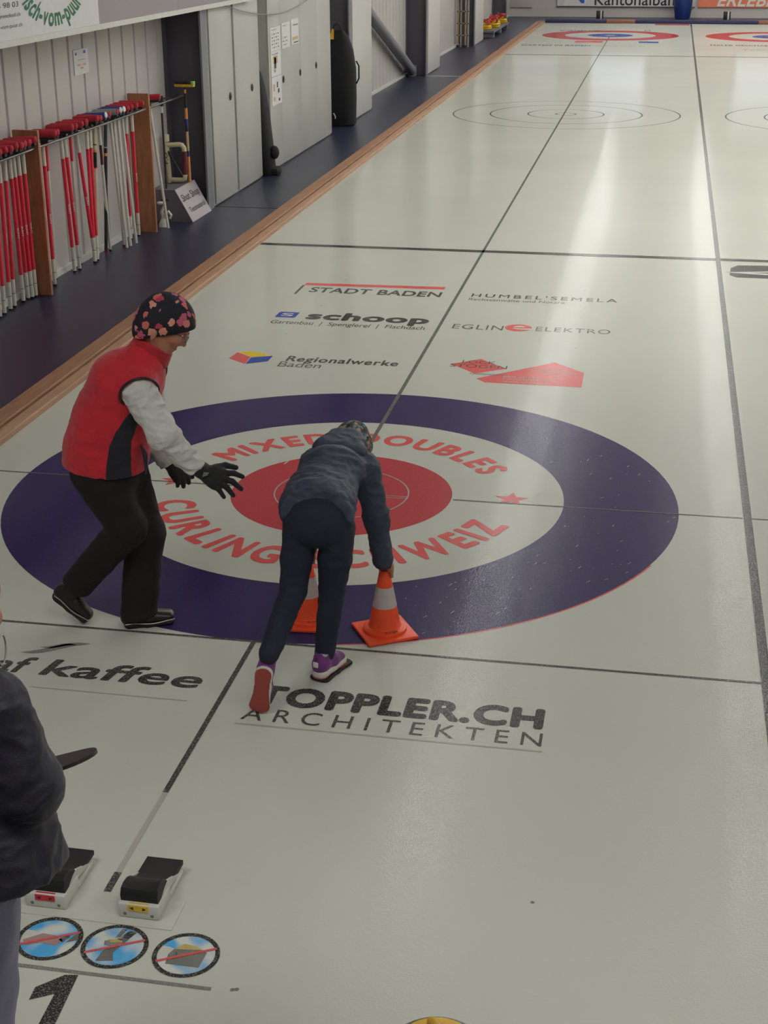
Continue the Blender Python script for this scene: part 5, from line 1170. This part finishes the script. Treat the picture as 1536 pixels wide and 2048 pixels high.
# ================================================================== person at the lower left
def near_person():
    P = thing('person', 'person in dark navy jacket and grey trousers standing beside the foot hacks', 'person', (0, 0, 0))
    F = unit((-0.15, 1, 0)); R = np.array([F[1], -F[0], 0]); U = np.array([0, 0, 1.0])
    c = np.array([0.058, -4.72, 0]); pel = c + U * 0.90; waist = c + U * 1.05; chest = c + (0.01, 0.02, 1.225); nk = c + (0.03, 0.03, 1.385)
    H = np.array([0.162, -4.655, 1.520]); hf = unit(F * 0.93 - U * 0.36); hu = unit(np.cross(hf, -R) * -1); hu = unit(U - hf * (U @ hf)); hl = np.cross(hu, hf)
    Rs = np.array([0.230, -4.715, 1.305]); Re = np.array([0.306, -4.725, 1.110]); Rw = np.array([0.160, -4.500, 1.030])
    Ls = np.array([-0.110, -4.68, 1.305]); Le = np.array([-0.170, -4.69, 1.115]); Lw = np.array([0.02, -4.46, 1.04])
    Rh = c + R * 0.085 + U * 0.86; Rk = np.array([0.085, -4.655, 0.47]); Ra = np.array([0.070, -4.70, 0.09])
    Lh = c - R * 0.085 + U * 0.86; Lk = np.array([-0.035, -4.64, 0.47]); La = np.array([-0.06, -4.70, 0.09])
    v = Vol(0.03); L = head_volume(v, H, hf, hl, hu); v.seg(nk - U * 0.03, H - hu * 0.05, 0.052, 0.05)
    v.chain([pel, waist, chest, nk - U * 0.06], [(0.15, 0.11), (0.13, 0.10), (0.16, 0.11), (0.09, 0.07)], R)
    for a_, b_, c_ in ((Rs, Re, Rw), (Ls, Le, Lw)): v.chain([a_, b_, c_], [0.046, 0.038, 0.027])
    for a_, b_, c_ in ((Rh, Rk, Ra), (Lh, Lk, La)): v.chain([a_, b_, c_], [0.085, 0.055, 0.038])
    for W_, q in ((Rw, 1), (Lw, -1)):
        pal = W_ + F * 0.05; kn = [pal + F * 0.04 + R * x * q + U * 0.006 for x in (-0.03, -0.01, 0.011, 0.03)]
        tp = [k_ + F * f_ - U * 0.018 - R * 0.012 * q for k_, f_ in zip(kn, (0.05, 0.058, 0.052, 0.038))]
        v.ell(pal, (0.036, 0.045, 0.016), None, 0.015); hand_volume(v, W_, pal, tp, kn, [pal - R * 0.03 * q, pal - R * 0.048 * q + F * 0.03 + U * 0.012, pal - R * 0.045 * q + F * 0.06 + U * 0.018], 0.0095)
    v.mesh('body', M['skin'], P, 0.0065); eyes(L, hf, hl, hu, P)
    A = np.array([hf, hl, hu]); v = Vol(0.02); v.ell(L(-0.014, 0, 0.035), (0.106, 0.079, 0.102), A); v.ell(L(-0.06, 0, -0.04), (0.05, 0.07, 0.07), A); v.cut(L(0.07, 0, 0.03), unit(hf * 0.75 - hu * 0.66)); v.mesh('hair', M['hair'], P, 0.007)
    b = MB(); cc = L(-0.010, -0.088, -0.095); b.tube([tuple(cc + np.array(F) * 0.030 * math.cos(t) + U * 0.034 * math.sin(t)) for t in [2 * math.pi * k / 24 for k in range(25)]], 0.0022, 6, False); b.build('earring', M['alu'], P, True)
    jm = cloth('navy_jacket', srgb(25, 22, 38), 0.6, 220, 0.25, 0.1, 0.12, 5, 12).m
    v = Vol(0.035)
    v.chain([pel - U * 0.0 + (0.0, -0.01, 0), pel + U * 0.06, waist, chest, nk - U * 0.05], [(0.305, 0.20), (0.275, 0.185), (0.205, 0.150), (0.225, 0.150), (0.10, 0.085)], R)
    v.seg(Rs - R * 0.04, Ls + R * 0.04, 0.088, 0.088); v.seg(nk - U * 0.06, nk + U * 0.0, (0.085, 0.08), (0.078, 0.075), R)
    for a_, b_, c_ in ((Rs, Re, Rw), (Ls, Le, Lw)): v.chain([a_, b_, c_], [0.082, 0.074, 0.05])
    v.cut(pel - U * 0.035 + (0, -0.18, 0), unit((0.10, -0.10, -1))); v.cut(nk + U * 0.03, (0, 0, 1)); v.mesh('jacket', jm, P, 0.008, None, [(0.007, (8, 8, 16), 'r'), (0.004, (22, 22, 34), 'r')])
    tm = cloth('grey_trousers', srgb(126, 126, 148), 0.8, 260, 0.3, 0.15, 0.1, 6, 12, (1, 1, 0.5)).m
    v = Vol(0.03); v.seg(pel, pel - U * 0.06, (0.16, 0.125), (0.165, 0.125), R)
    for a_, b_, c_ in ((Rh, Rk, Ra), (Lh, Lk, La)): v.chain([a_, b_, c_], [(0.105, 0.11), 0.082, 0.074], R)
    v.cut((0, 0, 0.045), (0, 0, -1)); v.mesh('trousers', tm, P, 0.008, None, [(0.008, (12, 12, 5), 'r')])
    for a_, x in ((Ra, 0), (La, 0)):
        v = Vol(0.02); v.seg(a_ + (0, -0.03, -0.045), a_ + F * 0.12 + (0, 0, -0.05), (0.042, 0.04), (0.046, 0.03), R); v.seg(a_ + (0, -0.01, -0.03), a_, 0.045); v.cut((0, 0, 0.012), (0, 0, -1)); s_ = v.mesh('shoe', M['rubber'], P, 0.007)
        v = Vol(0.01); v.seg(a_ + (0, -0.03, -0.08), a_ + F * 0.13 + (0, 0, -0.08), (0.046, 0.02), (0.05, 0.02), R); v.cut((0, 0, 0.02), (0, 0, 1)); v.cut((0, 0, 0.001), (0, 0, -1)); v.mesh('sole', M['ink_white'], s_, 0.006)
    return P
near_person()
# flat dark board held in front by that person
def held_board():
    r = thing('clipboard', 'flat dark board with a rounded corner held in front of the navy jacket', 'board', (0.220, -4.44, 0.983)); r.rotation_euler = (math.radians(-11), math.radians(-22), math.radians(-4))
    b = MB(); b.prism([(-0.20, -0.075, -0.004), (0.06, -0.075, -0.004)] + [(0.06 + 0.075 * math.sin(t), -0.075 + 0.075 * (1 - math.cos(t)), -0.004) for t in [k * math.pi / 12 for k in range(1, 12)]] + [(0.06, 0.075, -0.004), (-0.20, 0.075, -0.004)], (0, 0, 0.009))
    b.build('board', plain('board_dark', srgb(40, 30, 30), 0.5), r, True)
    b = MB(); b.box((-0.16, 0.04, 0.005), (-0.08, 0.07, 0.014), 0.003); b.build('clip', M['chrome'], r, True)
held_board()
